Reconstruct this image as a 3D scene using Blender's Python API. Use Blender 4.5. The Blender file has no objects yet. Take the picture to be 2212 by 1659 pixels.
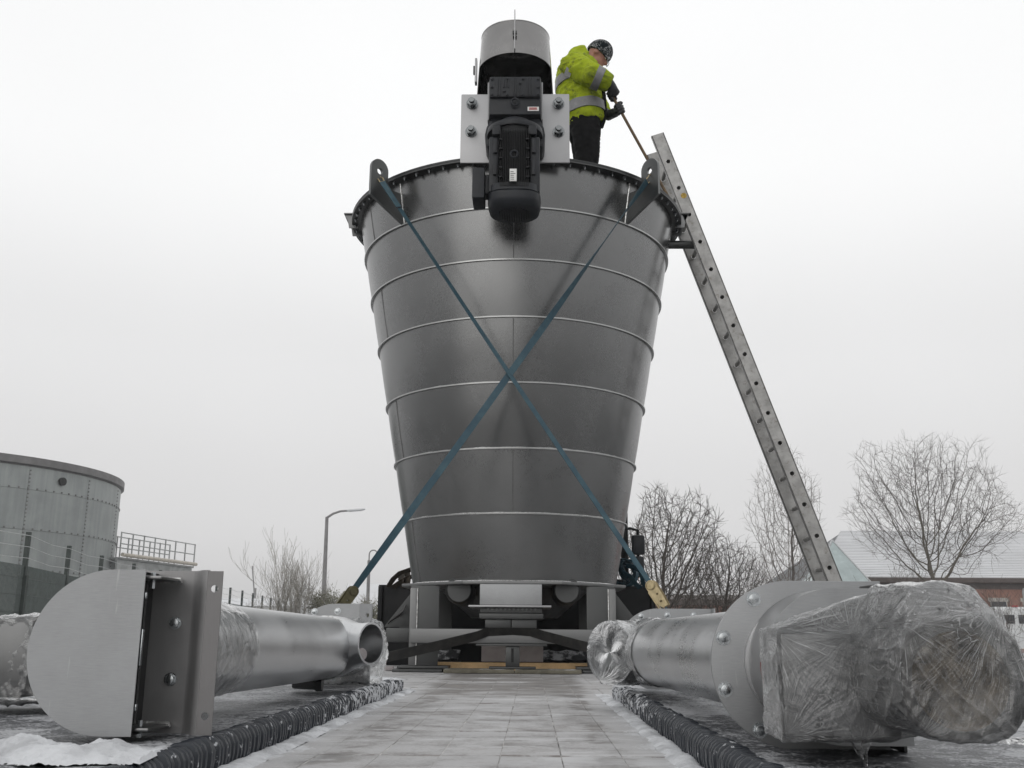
import bpy, bmesh, math, random
import numpy as np
from mathutils import Vector, Matrix, noise as mnoise

rnd = random.Random(7)
R = math.radians
scn = bpy.context.scene
COL = scn.collection

# ------------------------------------------------------------------ camera
PITCH, YAW, ROLL = 13.95, 1.137, 0.4
CAM_H = 0.26
FPX = 2190.0 / 2212.0            # focal length in picture widths
cam_d = bpy.data.cameras.new('camera')
cam_d.sensor_width = 36.0
cam_d.lens = 36.0 * FPX
cam_d.clip_start = 0.05
cam_d.clip_end = 2000
cam = bpy.data.objects.new('camera', cam_d)
COL.objects.link(cam)
cam.matrix_world = (Matrix.Translation((0, 0, CAM_H)) @ Matrix.Rotation(R(YAW), 4, 'Z')
                    @ Matrix.Rotation(R(90 + PITCH), 4, 'X') @ Matrix.Rotation(R(ROLL), 4, 'Z'))
scn.camera = cam

# ------------------------------------------------------------------ world, sun, exposure
SUN_EL, SUN_AZ = 10.0, 201.0     # a veiled low winter sun behind the camera's left shoulder
world = bpy.data.worlds.new('World')
scn.world = world
world.use_nodes = True
wn, wl = world.node_tree.nodes, world.node_tree.links
wn.clear()
w_out = wn.new('ShaderNodeOutputWorld')
w_bg = wn.new('ShaderNodeBackground')
w_bg.inputs['Strength'].default_value = 0.1
sky = wn.new('ShaderNodeTexSky')
sky.sky_type = 'NISHITA'
sky.sun_disc = False
sky.sun_elevation = R(SUN_EL)
sky.sun_rotation = R(SUN_AZ)
sky.dust_density = 6.0
hsv = wn.new('ShaderNodeHueSaturation')
hsv.inputs['Saturation'].default_value = 0.03
hsv.inputs['Value'].default_value = 0.9
wl.new(sky.outputs[0], hsv.inputs['Color'])
tc = wn.new('ShaderNodeTexCoord')
sep = wn.new('ShaderNodeSeparateXYZ')
wl.new(tc.outputs['Generated'], sep.inputs[0])
ramp = wn.new('ShaderNodeValToRGB')
ramp.color_ramp.interpolation = 'EASE'
els = ramp.color_ramp.elements
els[0].position = 0.0
els[0].color = (0.675, 0.668, 0.668, 1)
els[1].position = 1.0
els[1].color = (0.98, 0.99, 1.0, 1)
for p_, c_ in ((0.12, (0.735, 0.731, 0.734)), (0.26, (0.80, 0.80, 0.804)), (0.44, (0.955, 0.96, 0.962))):
    e_ = els.new(p_)
    e_.color = c_ + (1,)
wl.new(sep.outputs['Z'], ramp.inputs[0])
# soft unevenness of the cloud layer
nz = wn.new('ShaderNodeTexNoise')
nz.inputs['Scale'].default_value = 1.6
nz.inputs['Detail'].default_value = 3
wl.new(tc.outputs['Generated'], nz.inputs['Vector'])
mr = wn.new('ShaderNodeMapRange')
mr.inputs['From Min'].default_value = 0.3
mr.inputs['From Max'].default_value = 0.7
mr.inputs['To Min'].default_value = 10.4
mr.inputs['To Max'].default_value = 11.2
wl.new(nz.outputs['Fac'], mr.inputs['Value'])
vm = wn.new('ShaderNodeVectorMath')
vm.operation = 'SCALE'
wl.new(ramp.outputs[0], vm.inputs[0])
wl.new(mr.outputs[0], vm.inputs['Scale'])
mx = wn.new('ShaderNodeMix')
mx.data_type = 'RGBA'
mx.inputs['Factor'].default_value = 0.93
wl.new(hsv.outputs[0], mx.inputs['A'])
wl.new(vm.outputs[0], mx.inputs['B'])
wl.new(mx.outputs['Result'], w_bg.inputs['Color'])
wl.new(w_bg.outputs[0], w_out.inputs['Surface'])

sun_d = bpy.data.lights.new('sun', 'SUN')
sun_d.energy = 0.5
sun_d.angle = R(50)
sun_d.color = (1.0, 0.97, 0.93)
sun = bpy.data.objects.new('sun', sun_d)
COL.objects.link(sun)
_el, _az = R(SUN_EL), R(SUN_AZ)
_sd = Vector((math.cos(_el) * math.sin(_az), math.cos(_el) * math.cos(_az), math.sin(_el)))
sun.rotation_euler = _sd.to_track_quat('Z', 'Y').to_euler()
sun.location = (-4, -8, 14)

scn.render.engine = 'CYCLES'
scn.view_settings.view_transform = 'Standard'
scn.view_settings.look = 'None'
scn.view_settings.exposure = 0.0
scn.view_settings.gamma = 1.0
scn.view_settings.use_curve_mapping = False
scn.cycles.max_bounces = 10
scn.cycles.transparent_max_bounces = 24
scn.cycles.use_denoising = True

# ------------------------------------------------------------------ survey helper: a sight line of the camera met with a plane
_m = cam.matrix_world.to_3x3()
_fw, _rt, _up = -(_m.col[2]), _m.col[0].copy(), _m.col[1].copy()


def at(px, py, Y):
    d = _fw + _rt * ((px - 1106) / 2190.0) + _up * ((829.5 - py) / 2190.0)
    return Vector((0, 0, CAM_H)) + d * (Y / d.y)


# ------------------------------------------------------------------ materials
class NT:
    def __init__(s, name):
        s.m = bpy.data.materials.new(name)
        s.m.use_nodes = True
        s.t = s.m.node_tree
        s.t.nodes.clear()
        s.out = s.n('ShaderNodeOutputMaterial')

    def n(s, typ, **kw):
        nd = s.t.nodes.new(typ)
        for k, v in kw.items():
            setattr(nd, k, v)
        return nd

    def put(s, sock, v):
        if hasattr(v, 'node'):
            s.t.links.new(v, sock)
        elif isinstance(v, (tuple, list)) and len(v) == 3 and sock.type == 'RGBA':
            sock.default_value = tuple(v) + (1,)
        else:
            sock.default_value = v

    def coord(s, scale=(1, 1, 1), rot=(0, 0, 0), kind='Object', tex=False):
        t_ = s.n('ShaderNodeTexCoord')
        mp = s.n('ShaderNodeMapping')
        if tex:                      # grain runs along the turned z axis
            mp.vector_type = 'TEXTURE'
            scale = tuple(1.0 / q for q in scale)
        mp.inputs['Scale'].default_value = scale
        mp.inputs['Rotation'].default_value = rot
        s.t.links.new(t_.outputs[kind], mp.inputs['Vector'])
        return mp.outputs[0]

    def noise(s, vec, scale=5.0, detail=4.0, rough=0.55, dist=0.0):
        nd = s.n('ShaderNodeTexNoise')
        s.put(nd.inputs['Vector'], vec)
        nd.inputs['Scale'].default_value = scale
        nd.inputs['Detail'].default_value = detail
        nd.inputs['Roughness'].default_value = rough
        nd.inputs['Distortion'].default_value = dist
        return nd.outputs['Fac']

    def rng(s, v, a, b, c, d, smooth=True):
        nd = s.n('ShaderNodeMapRange')
        if smooth:
            nd.interpolation_type = 'SMOOTHSTEP'
        s.put(nd.inputs['Value'], v)
        for k, x in zip(('From Min', 'From Max', 'To Min', 'To Max'), (a, b, c, d)):
            s.put(nd.inputs[k], x)
        return nd.outputs[0]

    def math(s, op, a, b=0.0, clamp=False):
        nd = s.n('ShaderNodeMath', operation=op)
        nd.use_clamp = clamp
        s.put(nd.inputs[0], a)
        s.put(nd.inputs[1], b)
        return nd.outputs[0]

    def mix(s, f, a, b):
        nd = s.n('ShaderNodeMix', data_type='RGBA')
        s.put(nd.inputs['Factor'], f)
        s.put(nd.inputs['A'], a)
        s.put(nd.inputs['B'], b)
        return nd.outputs['Result']

    def bump(s, h, strength=0.3, dist=0.01):
        nd = s.n('ShaderNodeBump')
        nd.inputs['Strength'].default_value = strength
        nd.inputs['Distance'].default_value = dist
        s.put(nd.inputs['Height'], h)
        return nd.outputs[0]

    def nz(s):
        g = s.n('ShaderNodeNewGeometry')
        sp = s.n('ShaderNodeSeparateXYZ')
        s.t.links.new(g.outputs['Normal'], sp.inputs[0])
        return sp.outputs['Z']

    def rand(s):
        return s.n('ShaderNodeObjectInfo').outputs['Random']

    def bsdf(s, color, rough=0.5, metal=0.0, normal=None, **kw):
        b = s.n('ShaderNodeBsdfPrincipled')
        s.put(b.inputs['Base Color'], color)
        s.put(b.inputs['Roughness'], rough)
        s.put(b.inputs['Metallic'], metal)
        if normal is not None:
            s.put(b.inputs['Normal'], normal)
        for k, v in kw.items():
            s.put(b.inputs[k.replace('_', ' ')], v)
        return b.outputs[0]

    def done(s, sh):
        s.t.links.new(sh, s.out.inputs['Surface'])
        return s.m


def simple(name, c, rough=0.5, metal=0.0, var=0.18, scale=6.0, bump=0.0, bscale=60.0, snow=0.0, dirt_or_reflection=None, spec=0.5):
    """one material with uneven colour, uneven gloss, fine relief and, where asked, frost lying on upward faces"""
    t = NT(name)
    v = t.coord()
    n1 = t.noise(v, scale, 6, 0.6)
    dark = tuple(x * (1 - var) for x in c)
    light = tuple(min(1, x * (1 + var)) for x in c)
    col = t.mix(t.rng(n1, 0.3, 0.7, 0, 1), dark, light)
    if dirt_or_reflection:
        n3 = t.noise(v, scale * 2.3, 8, 0.7, 0.5)
        col = t.mix(t.rng(n3, 0.52, 0.72, 0, dirt_or_reflection[1]), col, dirt_or_reflection[0])
    rg = t.rng(t.noise(v, scale * 3, 5), 0.3, 0.7, rough * 0.85, min(1, rough * 1.15))
    nrm = t.bump(t.noise(v, bscale, 4), bump, 0.01) if bump else None
    if snow:
        up = t.rng(t.nz(), 0.35, 0.9, 0, 1)
        fac = t.math('MULTIPLY', up, t.rng(t.noise(v, 9, 8, 0.7), 0.62 - snow * 0.5, 0.78 - snow * 0.5, 0, 1))
        col = t.mix(fac, col, (0.72, 0.73, 0.75))
        rg = t.math('MAXIMUM', rg, t.math('MULTIPLY', fac, 0.8))
        if metal:
            metal = t.math('MULTIPLY', t.math('SUBTRACT', 1.0, fac), metal)
    return t.done(t.bsdf(col, rg, metal, nrm, Specular_IOR_Level=spec))


def steel(name, c, rough, metal=1.0, brush=(3, 3, 60), rv=0.1, cv=0.12, rot=(0, 0, 0), blotch=2.2, scratch=0.0, marks=0.35, grain=0.06):
    t = NT(name)
    v = t.coord()
    vb = t.coord(brush, rot)
    big = t.noise(v, blotch, 5, 0.6, 0.3)
    fine = t.noise(vb, 14, 5, 0.65)
    k = t.math('ADD', t.math('MULTIPLY', big, 0.65), t.math('MULTIPLY', fine, 0.35))
    k = t.math('ADD', k, t.math('MULTIPLY', t.math('SUBTRACT', t.rand(), 0.5), 0.16))
    col = t.mix(t.rng(k, 0.3, 0.7, 0, 1), tuple(x * (1 - cv) for x in c), tuple(min(1, x * (1 + cv)) for x in c))
    # faint handling marks
    mk = t.noise(v, 7, 8, 0.75, 1.2)
    col = t.mix(t.rng(mk, 0.60, 0.78, 0, marks), col, tuple(x * 0.62 for x in c))
    if scratch:
        sv = t.coord((40, 40, 3), (0.4, 0.7, 0.2))
        col = t.mix(t.rng(t.noise(sv, 3, 3), 0.68, 0.74, 0, scratch), col, tuple(min(1, x * 1.5) for x in c))
    rg = t.rng(k, 0.3, 0.7, rough - rv, rough + rv)
    nrm = t.bump(fine, grain, 0.002)
    return t.done(t.bsdf(col, rg, metal, nrm))


MAT = {}
MAT['hopper'] = steel('hopper_steel', (0.203, 0.205, 0.205), 0.28, brush=(26, 26, 1.2), rv=0.05, cv=0.13, blotch=1.6, marks=0.14, grain=0.02)
MAT['ring'] = steel('ring_steel', (0.42, 0.425, 0.42), 0.34, blotch=5)
MAT['dark_steel'] = steel('dark_steel', (0.085, 0.087, 0.087), 0.45, blotch=4)
MAT['lug'] = steel('lug_plate', (0.17, 0.175, 0.175), 0.42, blotch=6)
MAT['frame_steel'] = steel('frame_steel', (0.19, 0.192, 0.192), 0.45, blotch=4)
MAT['plate'] = steel('bright_plate_steel', (0.36, 0.36, 0.365), 0.45, metal=0.85, blotch=5, scratch=0.2)
MAT['pipe'] = steel('pipe_steel', (0.56, 0.565, 0.57), 0.29, brush=(30, 2, 30), rv=0.08, blotch=4)
MAT['matt_plate'] = steel('blasted_plate_steel', (0.33, 0.335, 0.34), 0.52, metal=0.8, blotch=4, cv=0.2, rv=0.1, scratch=0.35, marks=0.5)
MAT['strip'] = steel('strip_steel', (0.20, 0.195, 0.195), 0.46, metal=0.9, brush=(30, 30, 2), blotch=6)
MAT['fold'] = steel('folded_steel', (0.34, 0.335, 0.335), 0.6, metal=0.75, brush=(30, 30, 2), blotch=6)
MAT['weld'] = simple('weld_bead', (0.62, 0.62, 0.61), 0.35, 0.9, var=0.4, scale=60)
MAT['seam'] = simple('seam_line', (0.16, 0.16, 0.16), 0.5, 0.8)
MAT['guard'] = steel('guard_steel', (0.24, 0.235, 0.232), 0.24, brush=(30, 30, 2), blotch=4)
MAT['bolt_steel'] = steel('plain_bolt', (0.20, 0.21, 0.215), 0.3, blotch=30)
MAT['zinc'] = steel('zinc_bolt', (0.42, 0.44, 0.45), 0.26, blotch=30)
MAT['black_paint'] = simple('black_machine_paint', (0.012, 0.014, 0.018), 0.42, bump=0.05, scale=12, var=0.25, spec=0.35)
MAT['black_fin'] = simple('black_fin_paint', (0.006, 0.0065, 0.0075), 0.5, scale=12, spec=0.25)
MAT['black_sheet'] = simple('black_painted_sheet', (0.0045, 0.005, 0.006), 0.5, scale=3, snow=0.04, spec=0.2)
MAT['rubber'] = None
MAT['hole'] = simple('dark_bore', (0.015, 0.015, 0.015), 0.8)  # near-black colour standing in for the shade inside openings
MAT['label'] = simple('white_label', (0.72, 0.72, 0.70), 0.5, scale=40, var=0.08)
MAT['print'] = simple('grey_print', (0.22, 0.22, 0.22), 0.6)
MAT['red_print'] = simple('red_print', (0.45, 0.05, 0.05), 0.6)
MAT['alu'] = simple('ladder_aluminium', (0.34, 0.335, 0.325), 0.45, 0.6, var=0.22, scale=9, dirt_or_reflection=((0.16, 0.14, 0.12), 0.75))
MAT['brass'] = simple('yellow_zinc', (0.40, 0.33, 0.20), 0.4, 0.9, scale=30)
MAT['old_brass'] = simple('dirty_ratchet', (0.10, 0.09, 0.05), 0.5, 0.7, scale=40, dirt_or_reflection=((0.03, 0.03, 0.02), 0.8))
MAT['timber'] = simple('new_timber', (0.74, 0.50, 0.26), 0.7, scale=8, var=0.2, bump=0.2)
MAT['old_timber'] = simple('weathered_timber', (0.13, 0.12, 0.09), 0.8, scale=8, var=0.3, bump=0.3, snow=0.2)
MAT['concrete'] = simple('concrete', (0.36, 0.33, 0.33), 0.9, scale=9, var=0.1, bump=0.3)
MAT['galv'] = None


def m_rubber():
    t = NT('rubber_frosted')
    v = t.coord()
    up = t.rng(t.nz(), 0.25, 0.85, 0, 1)
    big = t.noise(v, 2.2, 4, 0.6, 0.4)
    mid = t.noise(v, 26, 6, 0.7, 0.3)
    fine = t.noise(v, 130, 4, 0.75)
    k = t.math('ADD', t.math('MULTIPLY', big, 0.36), t.math('ADD', t.math('MULTIPLY', mid, 0.26), t.math('MULTIPLY', fine, 0.38)))
    f_top = t.math('MULTIPLY', up, t.rng(k, 0.465, 0.545, 0.05, 0.92))
    side = t.rng(t.noise(v, 38, 4, 0.6, 0.2), 0.60, 0.64, 0, 0.8)
    f = t.math('MAXIMUM', f_top, t.math('MULTIPLY', side, t.rng(t.nz(), -0.4, 0.2, 0.15, 1)))
    col = t.mix(f, (0.016, 0.019, 0.024), (0.46, 0.465, 0.48))
    nrm = t.bump(t.math('ADD', mid, fine), 0.5, 0.006)
    return t.done(t.bsdf(col, t.rng(f, 0, 1, 0.45, 0.85), 0.0, nrm))


MAT['rubber'] = m_rubber()


def m_rib():
    t = NT('rib_rubber')
    v = t.coord(kind='Object')
    g = t.n('ShaderNodeNewGeometry')
    pos = g.outputs['Position']
    sp = t.n('ShaderNodeSeparateXYZ')
    t.t.links.new(pos, sp.inputs[0])
    far = t.rng(sp.outputs['Y'], 2.3, 4.4, -0.03, 0.10)
    n = t.noise(pos, 42, 5, 0.65, 0.2)
    n2 = t.noise(pos, 160, 3, 0.7)
    k = t.math('ADD', t.math('MULTIPLY', n, 0.75), t.math('MULTIPLY', n2, 0.25))
    k = t.math('ADD', k, far)
    f = t.rng(k, 0.56, 0.62, 0, 1)
    col = t.mix(f, (0.011, 0.015, 0.022), (0.56, 0.57, 0.59))
    return t.done(t.bsdf(col, t.rng(f, 0, 1, 0.36, 0.85), 0.0, t.bump(k, 0.35, 0.006)))


MAT['rib'] = m_rib()


def m_tile():
    """resin deck tile, worn brown underneath, dusted with frost that the wind has streaked"""
    t = NT('deck_tile')
    g = t.n('ShaderNodeNewGeometry')
    mp = t.n('ShaderNodeMapping')
    t.t.links.new(g.outputs['Position'], mp.inputs[0])
    pos = mp.outputs[0]
    mp2 = t.n('ShaderNodeMapping')
    mp2.inputs['Scale'].default_value = (1.0, 2.3, 1.0)
    t.t.links.new(g.outputs['Position'], mp2.inputs[0])
    st = t.noise(mp2.outputs[0], 2.3, 7, 0.62, 0.6)
    mid = t.noise(pos, 9, 7, 0.65, 0.5)
    fine = t.noise(pos, 90, 5, 0.7)
    k = t.math('ADD', t.math('MULTIPLY', st, 0.30), t.math('ADD', t.math('MULTIPLY', mid, 0.36), t.math('MULTIPLY', fine, 0.34)))
    k = t.math('ADD', k, t.math('MULTIPLY', t.math('SUBTRACT', t.rand(), 0.5), 0.035))
    base = t.mix(t.rng(mid, 0.3, 0.7, 0, 1), (0.11, 0.096, 0.086), (0.19, 0.172, 0.158))
    wet = t.rng(t.noise(pos, 1.7, 4, 0.6, 0.8), 0.56, 0.68, 0, 0.75)
    base = t.mix(wet, base, (0.07, 0.068, 0.066))
    sp = t.n('ShaderNodeSeparateXYZ')
    t.t.links.new(g.outputs['Position'], sp.inputs[0])
    # frost thins out towards the hopper end of the deck
    thinning = t.rng(sp.outputs['Y'], 4.3, 5.5, 0.0, 0.15)
    k = t.math('SUBTRACT', k, thinning)
    # snow banked against both mats, a wind-scoured wet lane beside each
    X = sp.outputs['X']
    edge = t.math('ADD', t.rng(X, -0.59, -0.47, 0.16, 0.0), t.rng(X, 0.20, 0.33, 0.0, 0.15))
    lane = t.math('ADD', t.math('MULTIPLY', t.rng(X, -0.50, -0.44, 0.0, 1.0), t.rng(X, -0.42, -0.36, 1.0, 0.0)), t.math('MULTIPLY', t.rng(X, 0.13, 0.18, 0, 1), t.rng(X, 0.20, 0.25, 1, 0)))
    lane = t.math('MULTIPLY', lane, t.rng(t.noise(pos, 5, 5, 0.7, 0.6), 0.46, 0.62, 0, 0.20))
    k = t.math('SUBTRACT', t.math('ADD', k, edge), lane)
    fr = t.rng(k, 0.375, 0.56, 0.25, 0.97)
    snowy = t.rng(k, 0.60, 0.70, 0, 1)
    col = t.mix(fr, base, (0.43, 0.426, 0.428))
    pale = t.rng(t.noise(mp2.outputs[0], 1.5, 6, 0.7, 0.8), 0.50, 0.66, 0, 0.75)
    col = t.mix(pale, col, (0.56, 0.56, 0.567))
    rust = t.rng(t.noise(mp2.outputs[0], 6, 6, 0.7, 0.7), 0.62, 0.72, 0, 0.5)
    col = t.mix(rust, col, (0.26, 0.205, 0.175))
    # dirt gathered along the cross joints
    jt = t.math('ABSOLUTE', t.math('SUBTRACT', t.math('FRACT', t.math('DIVIDE', t.math('ADD', sp.outputs['Y'], 0.6), 0.60)), 0.5))
    jt = t.math('MULTIPLY', t.rng(jt, 0.455, 0.498, 0, 1), t.rng(t.noise(pos, 13, 5, 0.7), 0.42, 0.62, 0, 0.7))
    col = t.mix(jt, col, (0.15, 0.125, 0.11))
    col = t.mix(snowy, col, (0.60, 0.605, 0.62))
    return t.done(t.bsdf(col, t.rng(fr, 0, 1, 0.45, 0.8), 0.0, t.bump(t.math('ADD', mid, fine), 0.35, 0.004)))


MAT['tile'] = m_tile()


def m_snow():
    t = NT('snow')
    v = t.coord()
    n = t.noise(v, 60, 6, 0.7)
    n2 = t.noise(v, 7, 6, 0.65, 0.5)
    col = t.mix(t.rng(n2, 0.38, 0.62, 0, 1), (0.47, 0.475, 0.49), (0.68, 0.69, 0.71))
    g = t.rng(t.noise(v, 30, 6, 0.75, 0.6), 0.66, 0.72, 0, 0.75)
    col = t.mix(g, col, (0.10, 0.105, 0.115))
    return t.done(t.bsdf(col, 0.75, 0, t.bump(n, 0.8, 0.01), Subsurface_Weight=0.0))


MAT['snow'] = m_snow()


def m_film(name, foci=(), white=0.30, cloud=4.0, refl=1.9, bundles=0.62):
    """stretch wrap in several layers: clear, shiny, with taut creases fanning out of the corners it is pulled over"""
    t = NT(name)
    g = t.n('ShaderNodeNewGeometry')
    pos = g.outputs['Position']
    wv = t.n('ShaderNodeTexNoise')
    t.put(wv.inputs['Vector'], pos)
    wv.inputs['Scale'].default_value = 9.0
    wv.inputs['Detail'].default_value = 2.0
    w1 = t.n('ShaderNodeVectorMath', operation='SUBTRACT')
    t.put(w1.inputs[0], wv.outputs['Color'])
    w1.inputs[1].default_value = (0.5, 0.5, 0.5)
    w2 = t.n('ShaderNodeVectorMath', operation='SCALE')
    t.put(w2.inputs[0], w1.outputs[0])
    w2.inputs['Scale'].default_value = 0.035
    w3 = t.n('ShaderNodeVectorMath', operation='ADD')
    t.put(w3.inputs[0], pos)
    t.put(w3.inputs[1], w2.outputs[0])
    warped = w3.outputs[0]
    k, h = None, None
    for fx, fz, freq, reach, seed in foci:
        sb_ = t.n('ShaderNodeVectorMath', operation='SUBTRACT')
        t.put(sb_.inputs[0], warped)
        sb_.inputs[1].default_value = (fx, 0, fz)
        sp = t.n('ShaderNodeSeparateXYZ')
        t.t.links.new(sb_.outputs[0], sp.inputs[0])
        an = t.math('ARCTAN2', sp.outputs['Z'], sp.outputs['X'])
        rd = t.math('SQRT', t.math('ADD', t.math('MULTIPLY', sp.outputs['X'], sp.outputs['X']), t.math('MULTIPLY', sp.outputs['Z'], sp.outputs['Z'])))
        cb = t.n('ShaderNodeCombineXYZ')
        t.put(cb.inputs[0], t.math('MULTIPLY', an, freq))
        t.put(cb.inputs[1], t.math('MULTIPLY', rd, 9.0))
        cb.inputs[2].default_value = seed
        n = t.noise(cb.outputs[0], 1.0, 3, 0.55, 0.2)
        fine = t.n('ShaderNodeCombineXYZ')
        t.put(fine.inputs[0], t.math('MULTIPLY', an, freq * 3.1))
        t.put(fine.inputs[1], t.math('MULTIPLY', rd, 16.0))
        fine.inputs[2].default_value = seed + 7
        n2 = t.noise(fine.outputs[0], 1.0, 2, 0.5, 0.1)
        fall = t.rng(rd, 0.0, reach, 1.0, 0.0)
        c = t.math('MULTIPLY', t.math('MAXIMUM', t.rng(n, 0.56, 0.74, 0, 0.9), t.math('MULTIPLY', t.rng(n2, 0.58, 0.72, 0, 1), 0.75)), fall)
        k = c if k is None else t.math('MAXIMUM', k, c)
        hh = t.math('MULTIPLY', n, fall)
        h = hh if h is None else t.math('ADD', h, hh)
    # loose crinkles: short soft creases in the slack film
    sl = t.noise(warped, 30, 3, 0.5, 1.4)
    cr_ = t.math('MULTIPLY', t.rng(t.math('ABSOLUTE', t.math('SUBTRACT', sl, 0.5)), 0.0, 0.022, 0.8, 0.0), t.rng(t.noise(pos, 11, 3), 0.50, 0.64, 0, 0.8))
    k = cr_ if k is None else t.math('MAXIMUM', k, cr_)
    n3 = t.noise(warped, 13, 5, 0.62, 0.8)
    h = t.math('MULTIPLY', n3, 1.2) if h is None else t.math('ADD', h, t.math('MULTIPLY', n3, 0.7))
    cloudy = t.rng(t.noise(warped, cloud, 6, 0.68, 1.0), 0.40, 0.68, 0.02, white)
    bundle_ = t.rng(t.noise(warped, 3.6, 3, 0.5, 0.4), 0.50, 0.60, 0.0, bundles)
    cloudy = t.math('MAXIMUM', cloudy, t.math('MULTIPLY', bundle_, t.rng(t.noise(warped, 40, 4, 0.7, 0.6), 0.35, 0.62, 0.35, 1.0)))
    k = t.math('MAXIMUM', t.math('MULTIPLY', k, 0.80), cloudy)
    nrm = t.bump(h, 0.55, 0.012)
    tr = t.n('ShaderNodeBsdfTransparent')
    tr.inputs['Color'].default_value = (0.97, 0.975, 0.975, 1)
    gl = t.n('ShaderNodeBsdfGlossy')
    gl.inputs['Roughness'].default_value = 0.14
    gl.inputs['Color'].default_value = (0.95, 0.95, 0.95, 1)
    t.t.links.new(nrm, gl.inputs['Normal'])
    fz_ = t.n('ShaderNodeFresnel')
    fz_.inputs['IOR'].default_value = 1.5
    t.t.links.new(nrm, fz_.inputs['Normal'])
    m1 = t.n('ShaderNodeMixShader')
    t.put(m1.inputs[0], t.math('MULTIPLY', fz_.outputs[0], refl, True))
    t.t.links.new(tr.outputs[0], m1.inputs[1])
    t.t.links.new(gl.outputs[0], m1.inputs[2])
    wf_ = t.bsdf((0.82, 0.825, 0.83), 0.35, 0.0, nrm)
    tl = t.n('ShaderNodeBsdfTranslucent')
    tl.inputs['Color'].default_value = (0.85, 0.86, 0.86, 1)
    wm = t.n('ShaderNodeMixShader')
    wm.inputs[0].default_value = 0.35
    t.t.links.new(wf_, wm.inputs[1])
    t.t.links.new(tl.outputs[0], wm.inputs[2])
    wh = wm.outputs[0]
    m2 = t.n('ShaderNodeMixShader')
    t.put(m2.inputs[0], t.math('MULTIPLY', k, 0.9))
    t.t.links.new(m1.outputs[0], m2.inputs[1])
    t.t.links.new(wh, m2.inputs[2])
    return t.done(m2.outputs[0])


MAT['film'] = m_film('stretch_film', white=0.26, cloud=15.0)
MAT['film_clear'] = m_film('clear_stretch_film', ((0.24, 0.10, 7, 0.16, 3.0),), 0.12, 16.0, 0.8, 0.1)
MAT['film_end'] = m_film('stretch_film_on_motor_end', ((0.53, 0.285, 16, 0.17, 4.0), (0.672, 0.300, 18, 0.24, 9.0), (0.53, 0.11, 12, 0.10, 14.0)), 0.17, 18.0, 2.0, 0.26)
MAT['film_motor'] = m_film('stretch_film_on_motor', ((0.405, 0.272, 16, 0.30, 1.0), (0.515, 0.262, 20, 0.17, 4.0), (0.672, 0.300, 18, 0.22, 9.0), (0.53, 0.10, 15, 0.20, 14.0), (0.405, 0.10, 14, 0.22, 19.0)), 0.28, 12.0, 2.0, 0.45)


def m_strap(name, c, c2):
    t = NT(name)
    v = t.coord()
    n = t.noise(v, 9, 6, 0.7)
    weave = t.noise(t.coord((300, 300, 300)), 1.0, 2)
    col = t.mix(t.rng(n, 0.40, 0.66, 0, 1), c, c2)
    col = t.mix(t.rng(t.noise(v, 22, 5, 0.7), 0.58, 0.7, 0, 0.5), col, tuple(x * 0.45 for x in c))
    return t.done(t.bsdf(col, 0.6, 0, t.bump(weave, 0.3, 0.003)))


MAT['blue_strap'] = m_strap('blue_webbing', (0.014, 0.050, 0.074), (0.030, 0.078, 0.100))
MAT['black_strap'] = m_strap('black_webbing', (0.010, 0.010, 0.010), (0.028, 0.026, 0.024))
MAT['brown_strap'] = m_strap('brown_webbing', (0.035, 0.028, 0.020), (0.07, 0.055, 0.04))
MAT['stitch'] = simple('dark_stitching', (0.008, 0.014, 0.022), 0.7)


def m_galv():
    t = NT('galvanised_panel')
    v = t.coord()
    n = t.noise(v, 0.8, 6, 0.6, 0.3)
    st = t.noise(t.coord((2.2, 2.2, 0.12)), 1.5, 5, 0.65)
    k = t.math('ADD', t.math('MULTIPLY', n, 0.5), t.math('MULTIPLY', st, 0.5))
    k = t.math('ADD', k, t.math('MULTIPLY', t.math('SUBTRACT', t.rand(), 0.5), 0.12))
    col = t.mix(t.rng(k, 0.36, 0.64, 0, 1), (0.235, 0.252, 0.248), (0.315, 0.335, 0.328))
    return t.done(t.bsdf(col, 0.5, 0.35, t.bump(n, 0.1, 0.02)))


MAT['galv'] = m_galv()
MAT['galv_rim'] = simple('galvanised_rim', (0.17, 0.165, 0.165), 0.6, 0.3, scale=1.5)
MAT['gantry'] = simple('galvanised_gantry', (0.34, 0.35, 0.345), 0.6, 0.3, scale=2, snow=0.3)
MAT['fence_green'] = simple('dark_green_fence', (0.022, 0.032, 0.028), 0.6, scale=3)
MAT['wire'] = simple('fence_wire', (0.06, 0.075, 0.07), 0.6)
MAT['wire_pale'] = simple('frosted_wire', (0.45, 0.46, 0.46), 0.6)
MAT['lamp'] = simple('lamp_post_grey', (0.20, 0.195, 0.195), 0.6, 0.3, scale=2)
MAT['lamp_head'] = simple('lamp_head', (0.55, 0.56, 0.57), 0.5)
MAT['bark'] = simple('bark', (0.060, 0.050, 0.042), 0.9, scale=8, var=0.3, bump=0.4, snow=0.05)
MAT['bark_green'] = simple('bark_mossy', (0.105, 0.092, 0.072), 0.9, scale=5, var=0.3, bump=0.4, snow=0.05)
MAT['twig'] = simple('twig', (0.085, 0.072, 0.062), 0.9, scale=3, var=0.35, snow=0.28)
MAT['twig_pale'] = simple('twig_frosted', (0.135, 0.118, 0.105), 0.9, scale=3, var=0.3, snow=0.32)
MAT['willow'] = simple('willow_twig', (0.27, 0.255, 0.225), 0.9, scale=3, var=0.3, snow=0.4)
MAT['old_leaf'] = simple('olive_leaf', (0.115, 0.115, 0.065), 0.85, scale=3, var=0.35, snow=0.25)
MAT['brick'] = None
MAT['glass_dark'] = simple('dark_window', (0.030, 0.034, 0.042), 0.15, spec=0.6)
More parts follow.
